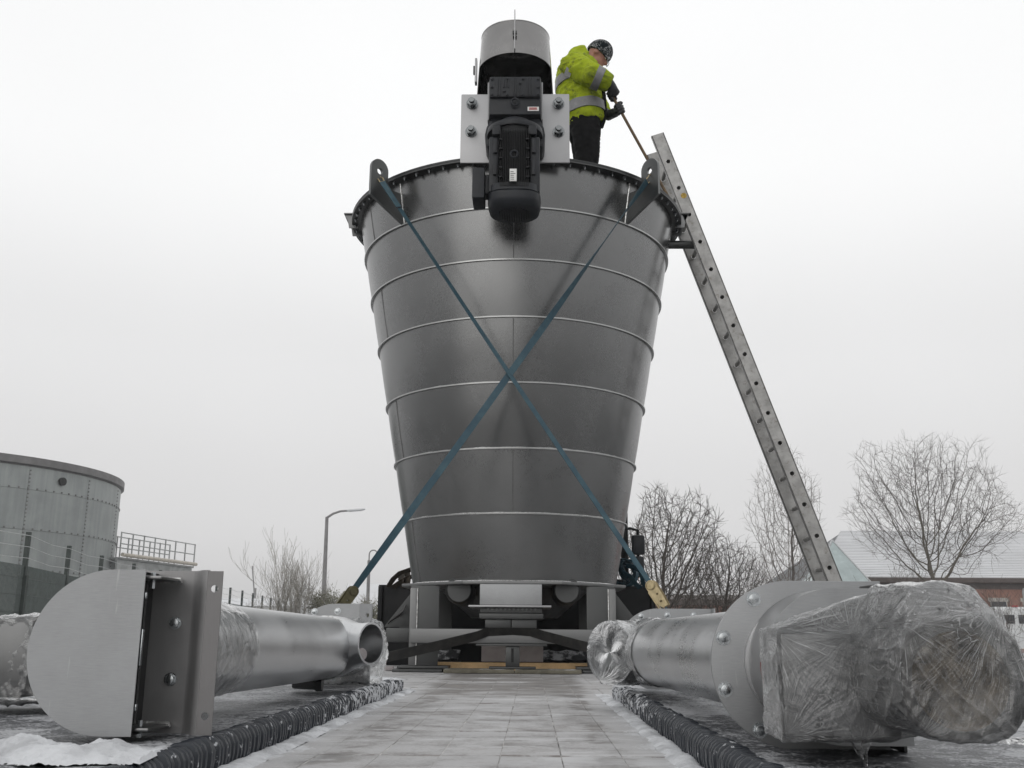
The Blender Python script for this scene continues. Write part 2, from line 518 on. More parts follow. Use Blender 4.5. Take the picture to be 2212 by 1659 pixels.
MAT['white_paint'] = simple('white_van_paint', (0.70, 0.71, 0.71), 0.35, scale=2, var=0.06)
MAT['red_paint'] = simple('red_car_paint', (0.36, 0.025, 0.035), 0.3, scale=2, var=0.08, snow=0.1)
MAT['tyre'] = simple('tyre', (0.02, 0.02, 0.02), 0.8)
MAT['stone'] = simple('lintel_stone', (0.42, 0.40, 0.37), 0.85, scale=3)
MAT['fascia'] = simple('brown_fascia', (0.075, 0.058, 0.052), 0.7, scale=3)
MAT['pipe_grey'] = simple('grey_drainpipe', (0.42, 0.43, 0.44), 0.6)
MAT['snow_roof'] = simple('snowy_roof_sheet', (0.66, 0.665, 0.68), 0.8, scale=0.5, var=0.06, bump=0.2)
MAT['slate'] = simple('grey_roof_sheet', (0.11, 0.115, 0.12), 0.7, scale=1.0, var=0.2)
MAT['pane_teal'] = simple('teal_glass', (0.36, 0.42, 0.42), 0.25, spec=0.5, var=0.15, scale=1)
MAT['pale_wall'] = simple('pale_render', (0.55, 0.55, 0.55), 0.9, scale=1, var=0.1)
MAT['blue_sign'] = simple('blue_sign', (0.10, 0.14, 0.28), 0.6)


def m_brick():
    t = NT('brick_wall')
    br = t.n('ShaderNodeTexBrick')
    t.put(br.inputs['Vector'], t.coord((1, 1, 1), (R(90), 0, 0)))
    br.inputs['Color1'].default_value = (0.24, 0.095, 0.065, 1)
    br.inputs['Color2'].default_value = (0.31, 0.13, 0.085, 1)
    br.inputs['Mortar'].default_value = (0.32, 0.28, 0.25, 1)
    br.inputs['Scale'].default_value = 4.4
    br.inputs['Mortar Size'].default_value = 0.02
    n = t.noise(t.coord(), 0.9, 5, 0.6)
    col = t.mix(t.rng(n, 0.3, 0.7, 0, 0.35), br.outputs['Color'], (0.17, 0.085, 0.065))
    return t.done(t.bsdf(col, 0.9))


MAT['brick'] = m_brick()


def m_ground():
    t = NT('yard_ground')
    g = t.n('ShaderNodeNewGeometry')
    pos = g.outputs['Position']
    n = t.noise(pos, 0.35, 7, 0.65, 0.6)
    n2 = t.noise(pos, 6, 7, 0.7)
    k = t.math('ADD', t.math('MULTIPLY', n, 0.6), t.math('MULTIPLY', n2, 0.4))
    sp = t.n('ShaderNodeSeparateXYZ')
    t.t.links.new(pos, sp.inputs[0])
    k = t.math('ADD', k, t.rng(sp.outputs['Y'], 12, 60, -0.03, 0.10))
    f = t.rng(k, 0.42, 0.58, 0.05, 0.95)
    col = t.mix(f, (0.085, 0.082, 0.078), (0.52, 0.525, 0.535))
    return t.done(t.bsdf(col, 0.85, 0, t.bump(n2, 0.4, 0.02)))


MAT['ground'] = m_ground()


def m_jacket():
    t = NT('hi_vis_cloth')
    v = t.coord()
    n = t.noise(v, 7, 6, 0.7, 0.5)
    n2 = t.noise(v, 28, 5, 0.75, 0.4)
    col = t.mix(t.rng(n, 0.3, 0.7, 0, 1), (0.27, 0.345, 0.010), (0.40, 0.48, 0.018))
    d = t.math('ADD', t.math('MULTIPLY', n, 0.55), t.math('MULTIPLY', n2, 0.45))
    col = t.mix(t.rng(d, 0.50, 0.64, 0, 0.85), col, (0.045, 0.06, 0.02))
    grime = t.rng(t.noise(v, 3.2, 5, 0.65, 0.7), 0.52, 0.68, 0, 0.7)
    col = t.mix(grime, col, (0.06, 0.085, 0.018))
    return t.done(t.bsdf(col, 0.8, 0, t.bump(n2, 0.5, 0.014), Specular_IOR_Level=0.2))


MAT['jacket'] = m_jacket()
MAT['band'] = simple('reflective_tape', (0.20, 0.20, 0.205), 0.5, 0.2, scale=14, var=0.15, dirt_or_reflection=((0.12, 0.11, 0.11), 0.5))
MAT['trouser'] = simple('black_trousers', (0.005, 0.005, 0.0055), 0.9, scale=9, bump=0.3, var=0.3, spec=0.15)
MAT['glove'] = simple('black_glove', (0.010, 0.011, 0.013), 0.55, scale=20, bump=0.3)
MAT['skin'] = simple('skin', (0.36, 0.17, 0.12), 0.55, scale=12, var=0.12)
MAT['boot'] = simple('boot', (0.02, 0.016, 0.012), 0.6)
MAT['pole'] = simple('wooden_pole', (0.12, 0.075, 0.035), 0.6, scale=14, var=0.3)


def m_beanie():
    t = NT('patterned_knit')
    v = t.coord()
    n = t.noise(v, 30, 2, 0.5, 1.6)
    a = t.math('ABSOLUTE', t.math('SUBTRACT', n, 0.5))
    f = t.rng(a, 0.016, 0.04, 0.85, 0)
    f = t.math('MULTIPLY', f, t.rng(t.noise(v, 10, 2), 0.38, 0.46, 0, 0.9))
    return t.done(t.bsdf(t.mix(f, (0.012, 0.016, 0.018), (0.45, 0.46, 0.46)), 0.95, 0, t.bump(t.noise(v, 150, 2), 0.5, 0.006), Specular_IOR_Level=0.05))


MAT['beanie'] = m_beanie()


# ------------------------------------------------------------------ mesh builder
def origin_of(o):
    v = Vector((0, 0, 0))
    while o is not None:
        v += o.location
        o = o.parent
    return v


class MB:
    def __init__(s):
        s.v, s.f = [], []

    def add(s, vs, fs):
        k = len(s.v)
        s.v += [Vector(p) for p in vs]
        s.f += [tuple(i + k for i in f) for f in fs]
        return s

    def box(s, a, b, M=None):
        x0, y0, z0 = a
        x1, y1, z1 = b
        vs = [Vector(p) for p in ((x0, y0, z0), (x1, y0, z0), (x1, y1, z0), (x0, y1, z0),
                                  (x0, y0, z1), (x1, y0, z1), (x1, y1, z1), (x0, y1, z1))]
        if M is not None:
            vs = [M @ p for p in vs]
        return s.add(vs, [(0, 3, 2, 1), (4, 5, 6, 7), (0, 1, 5, 4), (1, 2, 6, 5), (2, 3, 7, 6), (3, 0, 4, 7)])

    def rings(s, rings, closed=True, caps=True, loop=False):
        n = len(rings[0])
        vs = [p for r_ in rings for p in r_]
        fs = []
        m = len(rings)
        for i in range(m if loop else m - 1):
            j = (i + 1) % m
            for k in range(n if closed else n - 1):
                l = (k + 1) % n
                fs.append((i * n + k, i * n + l, j * n + l, j * n + k))
        if caps and not loop:
            fs.append(tuple(range(n))[::-1])
            fs.append(tuple((m - 1) * n + k for k in range(n)))
        return s.add(vs, fs)

    def lathe(s, prof, n=48, c=(0, 0, 0), a0=0.0, a1=2 * math.pi, M=None, closed_prof=False):
        """profile of (radius, z) turned about z; closed_prof turns a closed section (a ring)"""
        full = abs(a1 - a0 - 2 * math.pi) < 1e-6
        cnt = n if full else n + 1
        rs = []
        for i in range(cnt):
            a = a0 + (a1 - a0) * i / n
            rs.append([Vector((c[0] + r_ * math.sin(a), c[1] - r_ * math.cos(a), c[2] + z_)) for r_, z_ in prof])
        if M is not None:
            rs = [[M @ p for p in r_] for r_ in rs]
        k = len(prof)
        vs = [p for r_ in rs for p in r_]
        fs = []
        for i in range(cnt if full else cnt - 1):
            j = (i + 1) % cnt
            for q in range(k if closed_prof else k - 1):
                w = (q + 1) % k
                fs.append((i * k + q, j * k + q, j * k + w, i * k + w))
        s.add(vs, fs)
        if closed_prof and not full:
            b = len(s.v) - len(vs)
            s.f.append(tuple(b + q for q in range(k)))
            s.f.append(tuple(b + (cnt - 1) * k + q for q in range(k))[::-1])
        return s

    def tube(s, pts, rad, n=8, caps=True):
        pts = [Vector(p) for p in pts]
        if not hasattr(rad, '__len__'):
            rad = [rad] * len(pts)
        rs = []
        ref = None
        for i, p in enumerate(pts):
            t = (pts[min(i + 1, len(pts) - 1)] - pts[max(i - 1, 0)]).normalized()
            if ref is None:
                ref = t.orthogonal().normalized()
            a = (ref - t * ref.dot(t)).normalized()
            ref = a
            b = t.cross(a)
            rs.append([p + (a * math.cos(2 * math.pi * k / n) + b * math.sin(2 * math.pi * k / n)) * rad[i] for k in range(n)])
        return s.rings(rs, True, caps)

    def loft(s, pts, side=(0, 1, 0), n=16, power=1.0):
        """rings of (point, half width along side, half width across) with rounded ends"""
        side = Vector(side)
        P = [Vector(p[0]) for p in pts]
        rs = []
        for i, (p, ra, rb) in enumerate(pts):
            t = (P[min(i + 1, len(P) - 1)] - P[max(i - 1, 0)]).normalized()
            a = (side - t * side.dot(t)).normalized()
            b = t.cross(a)
            rs.append([P[i] + a * ra * math.cos(2 * math.pi * k / n) + b * rb * math.sin(2 * math.pi * k / n) for k in range(n)])
        return s.rings(rs)

    def ell(s, c, r_, M=None, n=14):
        c = Vector(c)
        rs = []
        for i in range(1, n):
            th = math.pi * i / n
            rs.append([Vector((r_[0] * math.sin(th) * math.cos(2 * math.pi * k / (n + 4)),
                               r_[1] * math.sin(th) * math.sin(2 * math.pi * k / (n + 4)),
                               -r_[2] * math.cos(th))) for k in range(n + 4)])
        if M is not None:
            rs = [[M @ p for p in q] for q in rs]
        rs = [[p + c for p in q] for q in rs]
        return s.rings(rs)

    def prism(s, poly, d):
        """planar outline pushed along vector d; the side walls are closed"""
        poly = [Vector(p) for p in poly]
        d = Vector(d)
        n = len(poly)
        vs = poly + [p + d for p in poly]
        fs = [tuple(range(n))[::-1], tuple(range(n, 2 * n))]
        for i in range(n):
            j = (i + 1) % n
            fs.append((i, j, n + j, n + i))
        return s.add(vs, fs)

    def holed(s, poly, holes, d, hn=20):
        """plate with round holes: outline in a plane, holes as (centre, radius), thickness vector d"""
        poly = [Vector(p) for p in poly]
        d = Vector(d)
        nrm = d.normalized()
        ax = nrm.orthogonal().normalized()
        ay = nrm.cross(ax)
        bm = bmesh.new()
        loops = [poly]
        for c, r_ in holes:
            loops.append([Vector(c) + ax * r_ * math.cos(2 * math.pi * k / hn) + ay * r_ * math.sin(2 * math.pi * k / hn) for k in range(hn)])
        for off in (Vector((0, 0, 0)), d):
            es = []
            for lp in loops:
                bv = [bm.verts.new(p + off) for p in lp]
                es += [bm.edges.new((bv[i], bv[(i + 1) % len(bv)])) for i in range(len(bv))]
            bmesh.ops.triangle_fill(bm, use_beauty=True, use_dissolve=False, edges=es, normal=nrm)
        for lp in loops:
            m = len(lp)
            a = [bm.verts.new(p) for p in lp]
            b = [bm.verts.new(p + d) for p in lp]
            for i in range(m):
                j = (i + 1) % m
                bm.faces.new((a[i], a[j], b[j], b[i]))
        bmesh.ops.remove_doubles(bm, verts=bm.verts, dist=1e-6)
        bm.verts.index_update()
        s.add([v.co.copy() for v in bm.verts], [tuple(v.index for v in f.verts) for f in bm.faces])
        bm.free()
        return s

    def ribbon(s, pts, width, thick=0.003, ups=None):
        """flat webbing: ups gives the direction of its width at each point"""
        pts = [Vector(p) for p in pts]
        rs = []
        for i, p in enumerate(pts):
            t = (pts[min(i + 1, len(pts) - 1)] - pts[max(i - 1, 0)]).normalized()
            u = Vector(ups[i]) if ups else Vector((0, 0, 1))
            w = (u - t * u.dot(t)).normalized()
            nn = t.cross(w)
            hw, ht = width / 2, thick / 2
            rs.append([p + w * hw + nn * ht, p + w * hw - nn * ht, p - w * hw - nn * ht, p - w * hw + nn * ht])
        return s.rings(rs)

    def mesh(s, name, off=Vector((0, 0, 0)), smooth=True, bevel=0.0):
        me = bpy.data.meshes.new(name)
        me.from_pydata([p - off for p in s.v], [], s.f)
        bm = bmesh.new()
        bm.from_mesh(me)
        bmesh.ops.recalc_face_normals(bm, faces=bm.faces)
        if bevel:
            es = [e for e in bm.edges if len(e.link_faces) == 2 and e.calc_face_angle(0) > 0.6]
            bmesh.ops.bevel(bm, geom=es, offset=bevel, segments=2, profile=0.6, affect='EDGES', clamp_overlap=True)
        bm.to_mesh(me)
        bm.free()
        if smooth:
            me.shade_smooth()
            me.set_sharp_from_angle(angle=R(38))
        return me

    def build(s, name, mat, parent=None, smooth=True, bevel=0.0):
        me = s.mesh(name, origin_of(parent), smooth, bevel)
        me.materials.append(MAT[mat] if isinstance(mat, str) else mat)
        o = bpy.data.objects.new(name, me)
        COL.objects.link(o)
        o.parent = parent
        return o


def empty(name, loc, label, cat, group=None):
    o = bpy.data.objects.new(name, None)
    o.empty_display_size = 0.1
    o.location = loc
    COL.objects.link(o)
    o['label'] = label
    o['category'] = cat
    if group:
        o['group'] = group
    return o


def tag(o, label=None, cat=None, group=None, kind=None):
    if label:
        o['label'] = label
    if cat:
        o['category'] = cat
    if group:
        o['group'] = group
    if kind:
        o['kind'] = kind
    return o


def setbase(o, loc):
    """move a mesh thing's origin to its base without moving it"""
    loc = Vector(loc)
    for v in o.data.vertices:
        v.co -= loc
    o.location = loc
    return o


def piece(src, parent, M, name=None):
    """a copy of a piece, sharing its mesh, placed by a world matrix"""
    o = src.copy()
    if name:
        o.name = name
    COL.objects.link(o)
    o.parent = parent
    o.matrix_local = Matrix.Translation(-origin_of(parent)) @ M
    return o


def fuse(mb, voxel, name, mat, parent=None, smooth_it=4, wob=0.0, wscale=8.0, seed=0.0):
    """closed pieces melted into one continuous skin"""
    me = mb.mesh(name, Vector((0, 0, 0)))
    tmp = bpy.data.objects.new('tmp_skin', me)
    COL.objects.link(tmp)
    r_ = tmp.modifiers.new('remesh', 'REMESH')
    r_.mode = 'VOXEL'
    r_.voxel_size = voxel
    r_.adaptivity = 0
    sm = tmp.modifiers.new('smooth', 'SMOOTH')
    sm.iterations = smooth_it
    sm.factor = 0.5
    dg = bpy.context.evaluated_depsgraph_get()
    out = bpy.data.meshes.new_from_object(tmp.evaluated_get(dg))
    bpy.data.objects.remove(tmp)
    bpy.data.meshes.remove(me)
    off = origin_of(parent)
    if wob:
        nrm = [v.normal.copy() for v in out.vertices]
        for v, nn in zip(out.vertices, nrm):
            q = v.co * wscale + Vector((seed, seed * 1.7, 0))
            f = mnoise.fractal(q, 1.0, 2.0, 3)
            rg = 1 - abs(mnoise.noise(Vector((q.x * 1.2, q.y * 1.2, q.z * 2.4)))) * 2
            v.co += nn * wob * (0.6 * f + 0.6 * rg)
    for v in out.vertices:
        v.co -= off
    out.materials.clear()
    out.materials.append(MAT[mat])
    out.shade_smooth()
    out.name = name
    o = bpy.data.objects.new(name, out)
    COL.objects.link(o)
    o.parent = parent
    return o


def hexbolt_mesh(r_, h, shank=0.0, nut=True):
    mb = MB()
    mb.tube([(0, 0, 0), (0, 0, h * 0.15)], r_ * 1.25, 20)
    mb.tube([(0, 0, h * 0.15), (0, 0, h)], [r_, r_], 6)
    mb.tube([(0, 0, h), (0, 0, h * 1.04)], [r_ * 0.8, r_ * 0.72], 16)
    if shank:
        mb.tube([(0, 0, h), (0, 0, h + shank)], r_ * 0.56, 14)
    return mb


def facing(p, n, spin=0.0):
    """matrix whose local z looks along n"""
    q = Vector(n).to_track_quat('Z', 'Y').to_matrix().to_4x4()
    return Matrix.Translation(Vector(p)) @ q @ Matrix.Rotation(spin, 4, 'Z')


# ================================================================== GROUND
GZ = -0.5
g = MB()
g.add([(-900, -60, GZ), (900, -60, GZ), (900, 1500, GZ), (-900, 1500, GZ)], [(0, 1, 2, 3)])
tag(g.build('ground', 'ground'), kind='structure')

# ================================================================== LORRY
AX = -0.135                     # centre line of deck and hopper
lorry = empty('lorry', (AX, 4.0, GZ), 'long flatbed lorry with frosty tiled deck and black headboard', 'lorry')
b = MB()
b.box((-1.62, -1.2, -0.16), (1.35, 9.6, -0.0020))
b.build('deck_bed', simple('dirty_deck_bed', (0.34, 0.33, 0.32), 0.85, scale=9, var=0.6), lorry)
b = MB()
for x in (-0.72, 0.45):
    b.box((x - 0.07, -1.2, -0.42), (x + 0.07, 11.5, -0.162))
b.build('chassis', 'black_sheet', lorry)
for wy in (0.2, 1.4, 10.6):
    for wx in (-1.35, 1.06):
        w = MB()
        w.lathe([(0.0, -0.11), (0.24, -0.11), (0.30, -0.09), (0.31, 0), (0.30, 0.09), (0.24, 0.11), (0.0, 0.11)], 28,
                M=Matrix.Translation((wx, wy, GZ + 0.31)) @ Matrix.Rotation(R(90), 4, 'Y'))
        w.build('wheel', 'tyre', lorry)
# deck tiles: laid one by one, joints recessed, none quite level
TW, TL = 0.1357, 0.60
tile_src = None
tile_meshes = []
for k in range(4):
    t_ = MB()
    t_.box((-TW / 2 + 0.0012, -TL / 2 + 0.0016, -0.012), (TW / 2 - 0.0012, TL / 2 - 0.0016, 0.0))
    me = t_.mesh('deck_tile', bevel=0.0016)
    me.materials.append(MAT['tile'])
    tile_meshes.append(me)
for iy in range(17):
    y = -0.6 + TL * (iy + 0.5)
    if y > 9.55:
        break
    rng_x = range(-5, 14) if y > 4.7 else range(-1, 9)
    for ix in rng_x:
        x = -0.61 + TW * (ix + 0.5)
        if x < -1.61 or x > 1.34:
            continue
        o = bpy.data.objects.new('deck_tile', tile_meshes[rnd.randrange(4)])
        COL.objects.link(o)
        o.parent = lorry
        o.location = Vector((x + rnd.uniform(-.0008, .0008), y + rnd.uniform(-.002, .002), rnd.uniform(-.0016, .0006))) - lorry.location
        o.rotation_euler = (rnd.uniform(-.0012, .0012), rnd.uniform(-.006, .006), rnd.uniform(-.002, .002))
# headboard, exhaust, mirrors
b = MB()
b.box((-1.375, 9.30, 0.0), (1.11, 9.36, 0.69))
b.box((-1.375, 9.30, 0.69), (1.11, 9.42, 0.70))
for x in (-1.375, 1.07):
    b.box((x, 9.27, 0.0), (x + 0.04, 9.299, 0.688))
b.build('headboard', 'black_sheet', lorry, bevel=0.004)
b = MB()
b.box((-1.05, 10.1, -0.1), (0.80, 11.9, 1.9))
cabo = b.build('cab', 'black_sheet', lorry, bevel=0.06)
b = MB()
b.tube([(0.87, 9.55, 0.2), (0.87, 9.55, 1.72), (0.90, 9.62, 1.84)], 0.035, 12)
b.build('exhaust_stack', 'black_sheet', lorry)
b = MB()
b.tube([(0.80, 10.12, 1.25), (0.95, 9.8, 1.27), (0.99, 9.5, 1.22), (0.99, 9.5, 0.80), (0.93, 9.8, 0.76), (0.80, 10.12, 0.8)], 0.014, 8)
arm = b.build('mirror_arm', 'black_sheet', lorry)
for z0, z1, wd in ((0.99, 1.17, 0.12), (0.80, 0.975, 0.10)):
    b = MB()
    b.box((0.985 - wd / 2, 9.40, z0), (0.985 + wd / 2, 9.47, z1))
    mm = b.build('mirror', 'black_paint', arm, bevel=0.022)
    b = MB()
    b.box((0.985 - wd / 2 + 0.014, 9.472, z0 + 0.014), (0.985 + wd / 2 - 0.014, 9.476, z1 - 0.014))
    b.build('mirror_glass', 'glass_dark', arm)
b = MB()
b.box((0.93, 9.52, 0.78), (1.0, 9.58, 0.81))
b.build('amber_lamp', simple('amber_lens', (0.40, 0.16, 0.01), 0.3), lorry, bevel=0.01)

# ================================================================== RUBBER MATS
def mat_strip(x_in, x_out, y0, y1, label, n_rib, pitch, yr0):
    """heavy rubber mat with a ribbed rolled edge towards the middle of the deck"""
    sgn = 1 if x_in > x_out else -1
    root = empty('rubber_mat', ((x_in + x_out) / 2, (y0 + y1) / 2, 0.0), label, 'mat', 'rubber mats along the deck')
    nx, ny = 40, 200
    T = 0.06
    slab = MB()
    vs, fs = [], []
    for i in range(nx + 1):
        for j in range(ny + 1):
            x = x_out + (x_in - sgn * 0.030 - x_out) * i / nx
            y = y0 + (y1 - y0) * j / ny
            z = T + 0.004 * mnoise.noise(Vector((x * 9, y * 9, 1))) + 0.0025 * mnoise.noise(Vector((x * 40, y * 40, 5)))
            vs.append((x, y, z))
    for i in range(nx):
        for j in range(ny):
            a = i * (ny + 1) + j
            fs.append((a, a + 1, a + ny + 2, a + ny + 1))
    slab.add(vs, fs)
    xa, xb = sorted((x_out, x_in - sgn * 0.030))
    slab.box((xa, y0, 0.002), (xb, y1, T - 0.008))
    slab.build('slab', 'rubber', root)
    # one rib: a bulging band that wraps the rounded edge
    rb = MB()
    prof = [(-0.045, T + 0.001), (-0.03, T + 0.004), (-0.014, T + 0.003), (-0.003, T - 0.006), (0.003, T - 0.018), (0.003, 0.02), (0.0, 0.003), (-0.03, 0.003)]
    rings = []
    for q, s_ in ((-0.5, 0.0), (-0.42, 0.55), (-0.2, 1.0), (0.2, 1.0), (0.42, 0.55), (0.5, 0.0)):
        rings.append([Vector((sgn * (px_ - (1 - s_) * 0.011), q * pitch, max(0.003, pz_ - (1 - s_) * 0.009 * (1 if pz_ > 0.03 else 0)))) for px_, pz_ in prof])
    rb.rings(rings)
    me = rb.mesh('rib')
    me.materials.append(MAT['rib'])
    for k in range(n_rib):
        o = bpy.data.objects.new('rib', me)
        COL.objects.link(o)
        o.parent = root
        o.location = Vector((x_in + rnd.uniform(-.002, .002), yr0 + pitch * (k + 0.5), rnd.uniform(-.001, .0015))) - root.location
        o.rotation_euler = (0, 0, rnd.uniform(-.05, .05))
        o.scale = (1, rnd.uniform(.92, 1.04), rnd.uniform(.96, 1.05))
    return root


mat_l = mat_strip(-0.612, -1.64, 1.0, 5.06, 'frosty ribbed rubber mat under the auger with the open pipe mouth', 148, 0.0262, 1.16)
mat_r = mat_strip(0.352, 1.36, 1.0, 4.58, 'frosty ribbed rubber mat under the plastic wrapped auger motor', 132, 0.0262, 1.10)

# ================================================================== SNOW lying on deck and mats
def drift(name, path, width, height, seed, res=0.008, z0=0.0, skew=0.0, fray=1.0):
    """a thin uneven drift along a path; where it has blown away the deck shows"""
    P = [Vector(p) for p in path]
    mb = MB()
    L = [0]
    for a, c in zip(P, P[1:]):
        L.append(L[-1] + (c - a).length)
    n = int(L[-1] / res)
    m = max(6, int(width / res))
    hs, vs = {}, []
    for i in range(n + 1):
        d = L[-1] * i / n
        k = max(q for q in range(len(P) - 1) if L[q] <= d + 1e-9)
        f = (d - L[k]) / max(1e-6, L[k + 1] - L[k])
        c = P[k].lerp(P[k + 1], f)
        t = (P[k + 1] - P[k]).normalized()
        nn = Vector((-t.y, t.x, 0))
        for j in range(m + 1):
            u = j / m * 2 - 1
            p = c + nn * (u * width / 2)
            e1 = mnoise.fractal(Vector((p.x * 14 + seed, p.y * 8, 0)), 1.0, 2.0, 4)
            e2 = mnoise.fractal(Vector((p.x * 55, p.y * 55, seed)), 1.0, 2.0, 3)
            base = 1 - abs(u + skew) ** 2.2 / (1 - abs(skew) * 0.0) ** 2 - 0.25
            endf = min(1, d / 0.12, (L[-1] - d) / 0.12)
            e3 = mnoise.noise(Vector((p.x * 150, p.y * 150, seed)))
            h = height * (base + 0.75 * fray * e1 + 0.22 * e2 + 0.09 * e3) * (0.3 + 0.7 * endf)
            if endf < 0.05:
                h = -1
            vs.append((p.x, p.y, z0 + max(h, -0.003)))
            hs[(i, j)] = h
    fs = []
    for i in range(n):
        for j in range(m):
            if max(hs[(i, j)], hs[(i + 1, j)], hs[(i, j + 1)], hs[(i + 1, j + 1)]) > 0.0:
                a = i * (m + 1) + j
                fs.append((a, a + m + 1, a + m + 2, a + 1))
    mb.add(vs, fs)
    o = mb.build(name, 'snow', None)
    return tag(o, kind='stuff')


drift('snow', [(-0.592, 1.2, 0), (-0.592, 5.2, 0)], 0.07, 0.009, 3.1, res=0.006)
drift('snow', [(0.332, 1.2, 0), (0.332, 4.9, 0)], 0.07, 0.009, 9.7, res=0.006)
drift('snow', [(-1.40, 1.73, 0), (-0.98, 1.735, 0), (-0.62, 1.78, 0)], 0.26, 0.026, 17.0, res=0.005, z0=0.064, fray=0.8)
drift('snow', [(-0.95, 4.75, 0), (-0.63, 4.95, 0)], 0.30, 0.014, 27.0, z0=0.062, fray=0.5)
drift('snow', [(0.36, 4.30, 0), (0.62, 4.36, 0)], 0.26, 0.016, 37.0, z0=0.062, fray=0.5)

# ================================================================== HOPPER
HY = 8.3
hop = empty('steel_hopper', (AX, HY, 0.0), 'tall tapered stainless steel hopper on legs on the lorry deck', 'hopper')
C = Vector((AX, HY, 0))


def RS(z):
    return 0.896 + 0.176 * (z - 1.127)


LEV = [0.645, 1.127, 1.595, 2.07, 2.55, 2.97, 3.355, 3.70]
for i in range(len(LEV) - 1):
    z0, z1 = LEV[i], LEV[i + 1]
    b = MB()
    prof = [(RS(z0 + (z1 - z0) * k / 6) + 0.0025 * math.sin(math.pi * k / 6), z0 + (z1 - z0) * k / 6) for k in range(7)]
    b.lathe(prof, 128, (AX, HY, 0))
    co = b.build('shell_course', 'hopper', hop)
    # upright seam of this plate, staggered from course to course
    an = 0.0 if i in (1, 3, 5) else R(118)
    b = MB()
    for aa in (an, an + math.pi):
        rr = []
        for k in range(13):
            z = z0 + 0.012 + (z1 - z0 - 0.024) * k / 12
            r_ = RS(z) + 0.0035
            rr.append([C + Vector((r_ * math.sin(aa + q / r_) + 0, -r_ * math.cos(aa + q / r_), z)) + Vector((math.sin(aa), -math.cos(aa), 0)) * h_
                       for q, h_ in ((-0.004, -0.004), (-0.002, 0.002), (0.002, 0.002), (0.004, -0.004))])
        b.rings(rr)
    b.build('seam', 'seam', co)
for z in LEV[1:-1]:
    r_ = RS(z)
    b = MB()
    b.lathe([(r_ - 0.004, z - 0.005), (r_ + 0.017, z - 0.005), (r_ + 0.018, z + 0.005), (r_ - 0.004, z + 0.005)], 128, (AX, HY, 0), closed_prof=True)
    rg = b.build('stiffener_ring', 'ring', hop)
    b = MB()
    pr = []
    for k in range(160):
        a = 2 * math.pi * k / 160
        h = 0.004 + 0.0035 * mnoise.noise(Vector((math.cos(a) * 14, math.sin(a) * 14, z * 5)))
        pr.append([C + Vector(((r_ + q) * math.sin(a), -(r_ + q) * math.cos(a), z + zz)) for q, zz in ((-0.003, 0.0052), (-0.001, 0.0052 + h * 1.5), (0.010, 0.0052 + h * 0.5), (0.011, 0.0052))])
    b.rings(pr, True, False, True)
    b.build('weld_bead', 'weld', rg)
# top flange pair and lid
b = MB()
r_ = RS(3.70)
b.lathe([(r_ - 0.01, 3.688), (1.425, 3.688), (1.425, 3.700), (r_ - 0.01, 3.700)], 128, (AX, HY, 0), closed_prof=True)
fl = b.build('top_flange', 'dark_steel', hop)
b = MB()
b.lathe([(1.425, 3.703), (1.428, 3.716), (1.35, 3.718), (0.02, 3.735)], 96, (AX, HY, 0))
b.build('lid', 'dark_steel', hop)
fb = hexbolt_mesh(0.013, 0.013, 0.012).mesh('flange_bolt')
fb.materials.append(MAT['bolt_steel'])
for k in range(72):
    a = 2 * math.pi * (k + 0.5) / 72
    o = bpy.data.objects.new('flange_bolt', fb)
    COL.objects.link(o)
    o.parent = fl
    o.matrix_local = Matrix.Translation(-origin_of(fl)) @ facing(C + Vector((1.392 * math.sin(a), -1.392 * math.cos(a), 3.688)), (0, 0, -1), a)


# lifting lugs
def lug(sgn):
    ph = R(42)
    u = Vector((sgn * math.sin(ph), -math.cos(ph), 0))
    n = Vector((-u.y, u.x, 0))
    def q(rho, z):
        return C + u * rho + Vector((0, 0, z))
    cx, cz, rr = 1.553, 3.730, 0.083
    poly = [q(RS(3.345) - 0.005, 3.345), q(1.636, 3.50)]
    for k in range(17):
        a = math.pi * k / 16
        poly.append(q(cx + rr * math.cos(a), cz + rr * math.sin(a)))
    poly += [q(1.47, 3.64), q(1.43, 3.60), q(RS(3.60) - 0.005, 3.60)]
    b = MB()
    b.holed([p - n * 0.011 for p in poly], [(q(cx, 3.715) - n * 0.011, 0.026)], n * 0.022)
    lg = b.build('lifting_lug', 'lug', hop)
    b = MB()
    pts = [q(RS(z) + 0.004, z) + n * (0.013 * -sgn) for z in [3.35 + 0.33 * k / 24 for k in range(25)]]
    pts = [p + Vector((mnoise.noise(p * 60), mnoise.noise(p * 61), 0)) * 0.002 for p in pts]
    b.tube(pts, 0.005, 6)
    b.build('weld_bead', 'weld', lg)
    return q(cx, 3.705), u, n


lugL = lug(-1)
lugR = lug(1)
# rim brackets at both sides, seen end on
for sgn in (-1, 1):
    b = MB()
    x0 = AX + sgn * 1.36
    for yy in (8.12, 8.30):
        poly = [(x0, yy, 3.66), (x0, yy, 3.78), (AX + sgn * 1.485, yy, 3.78), (AX + sgn * 1.465, yy, 3.755), (AX + sgn * 1.45, yy, 3.72), (AX + sgn * 1.44, yy, 3.66)]
        b.prism(poly, (0, 0.012, 0))
    xa, xb = sorted((x0, AX + sgn * 1.485))
    b.box((xa, 8.10, 3.781), (xb, 8.34, 3.79))
    b.build('rim_bracket', 'frame_steel', hop)
# nozzle
b = MB()
b.lathe([(0.0, 0.30), (0.028, 0.30), (0.030, 0.28), (0.036, 0.28), (0.036, 0.0)], 24,
        M=Matrix.Translation((AX + RS(3.56) - 0.06, 8.25, 3.555)) @ Matrix.Rotation(R(90), 4, 'Y'))
b.build('nozzle', 'dark_steel', hop)

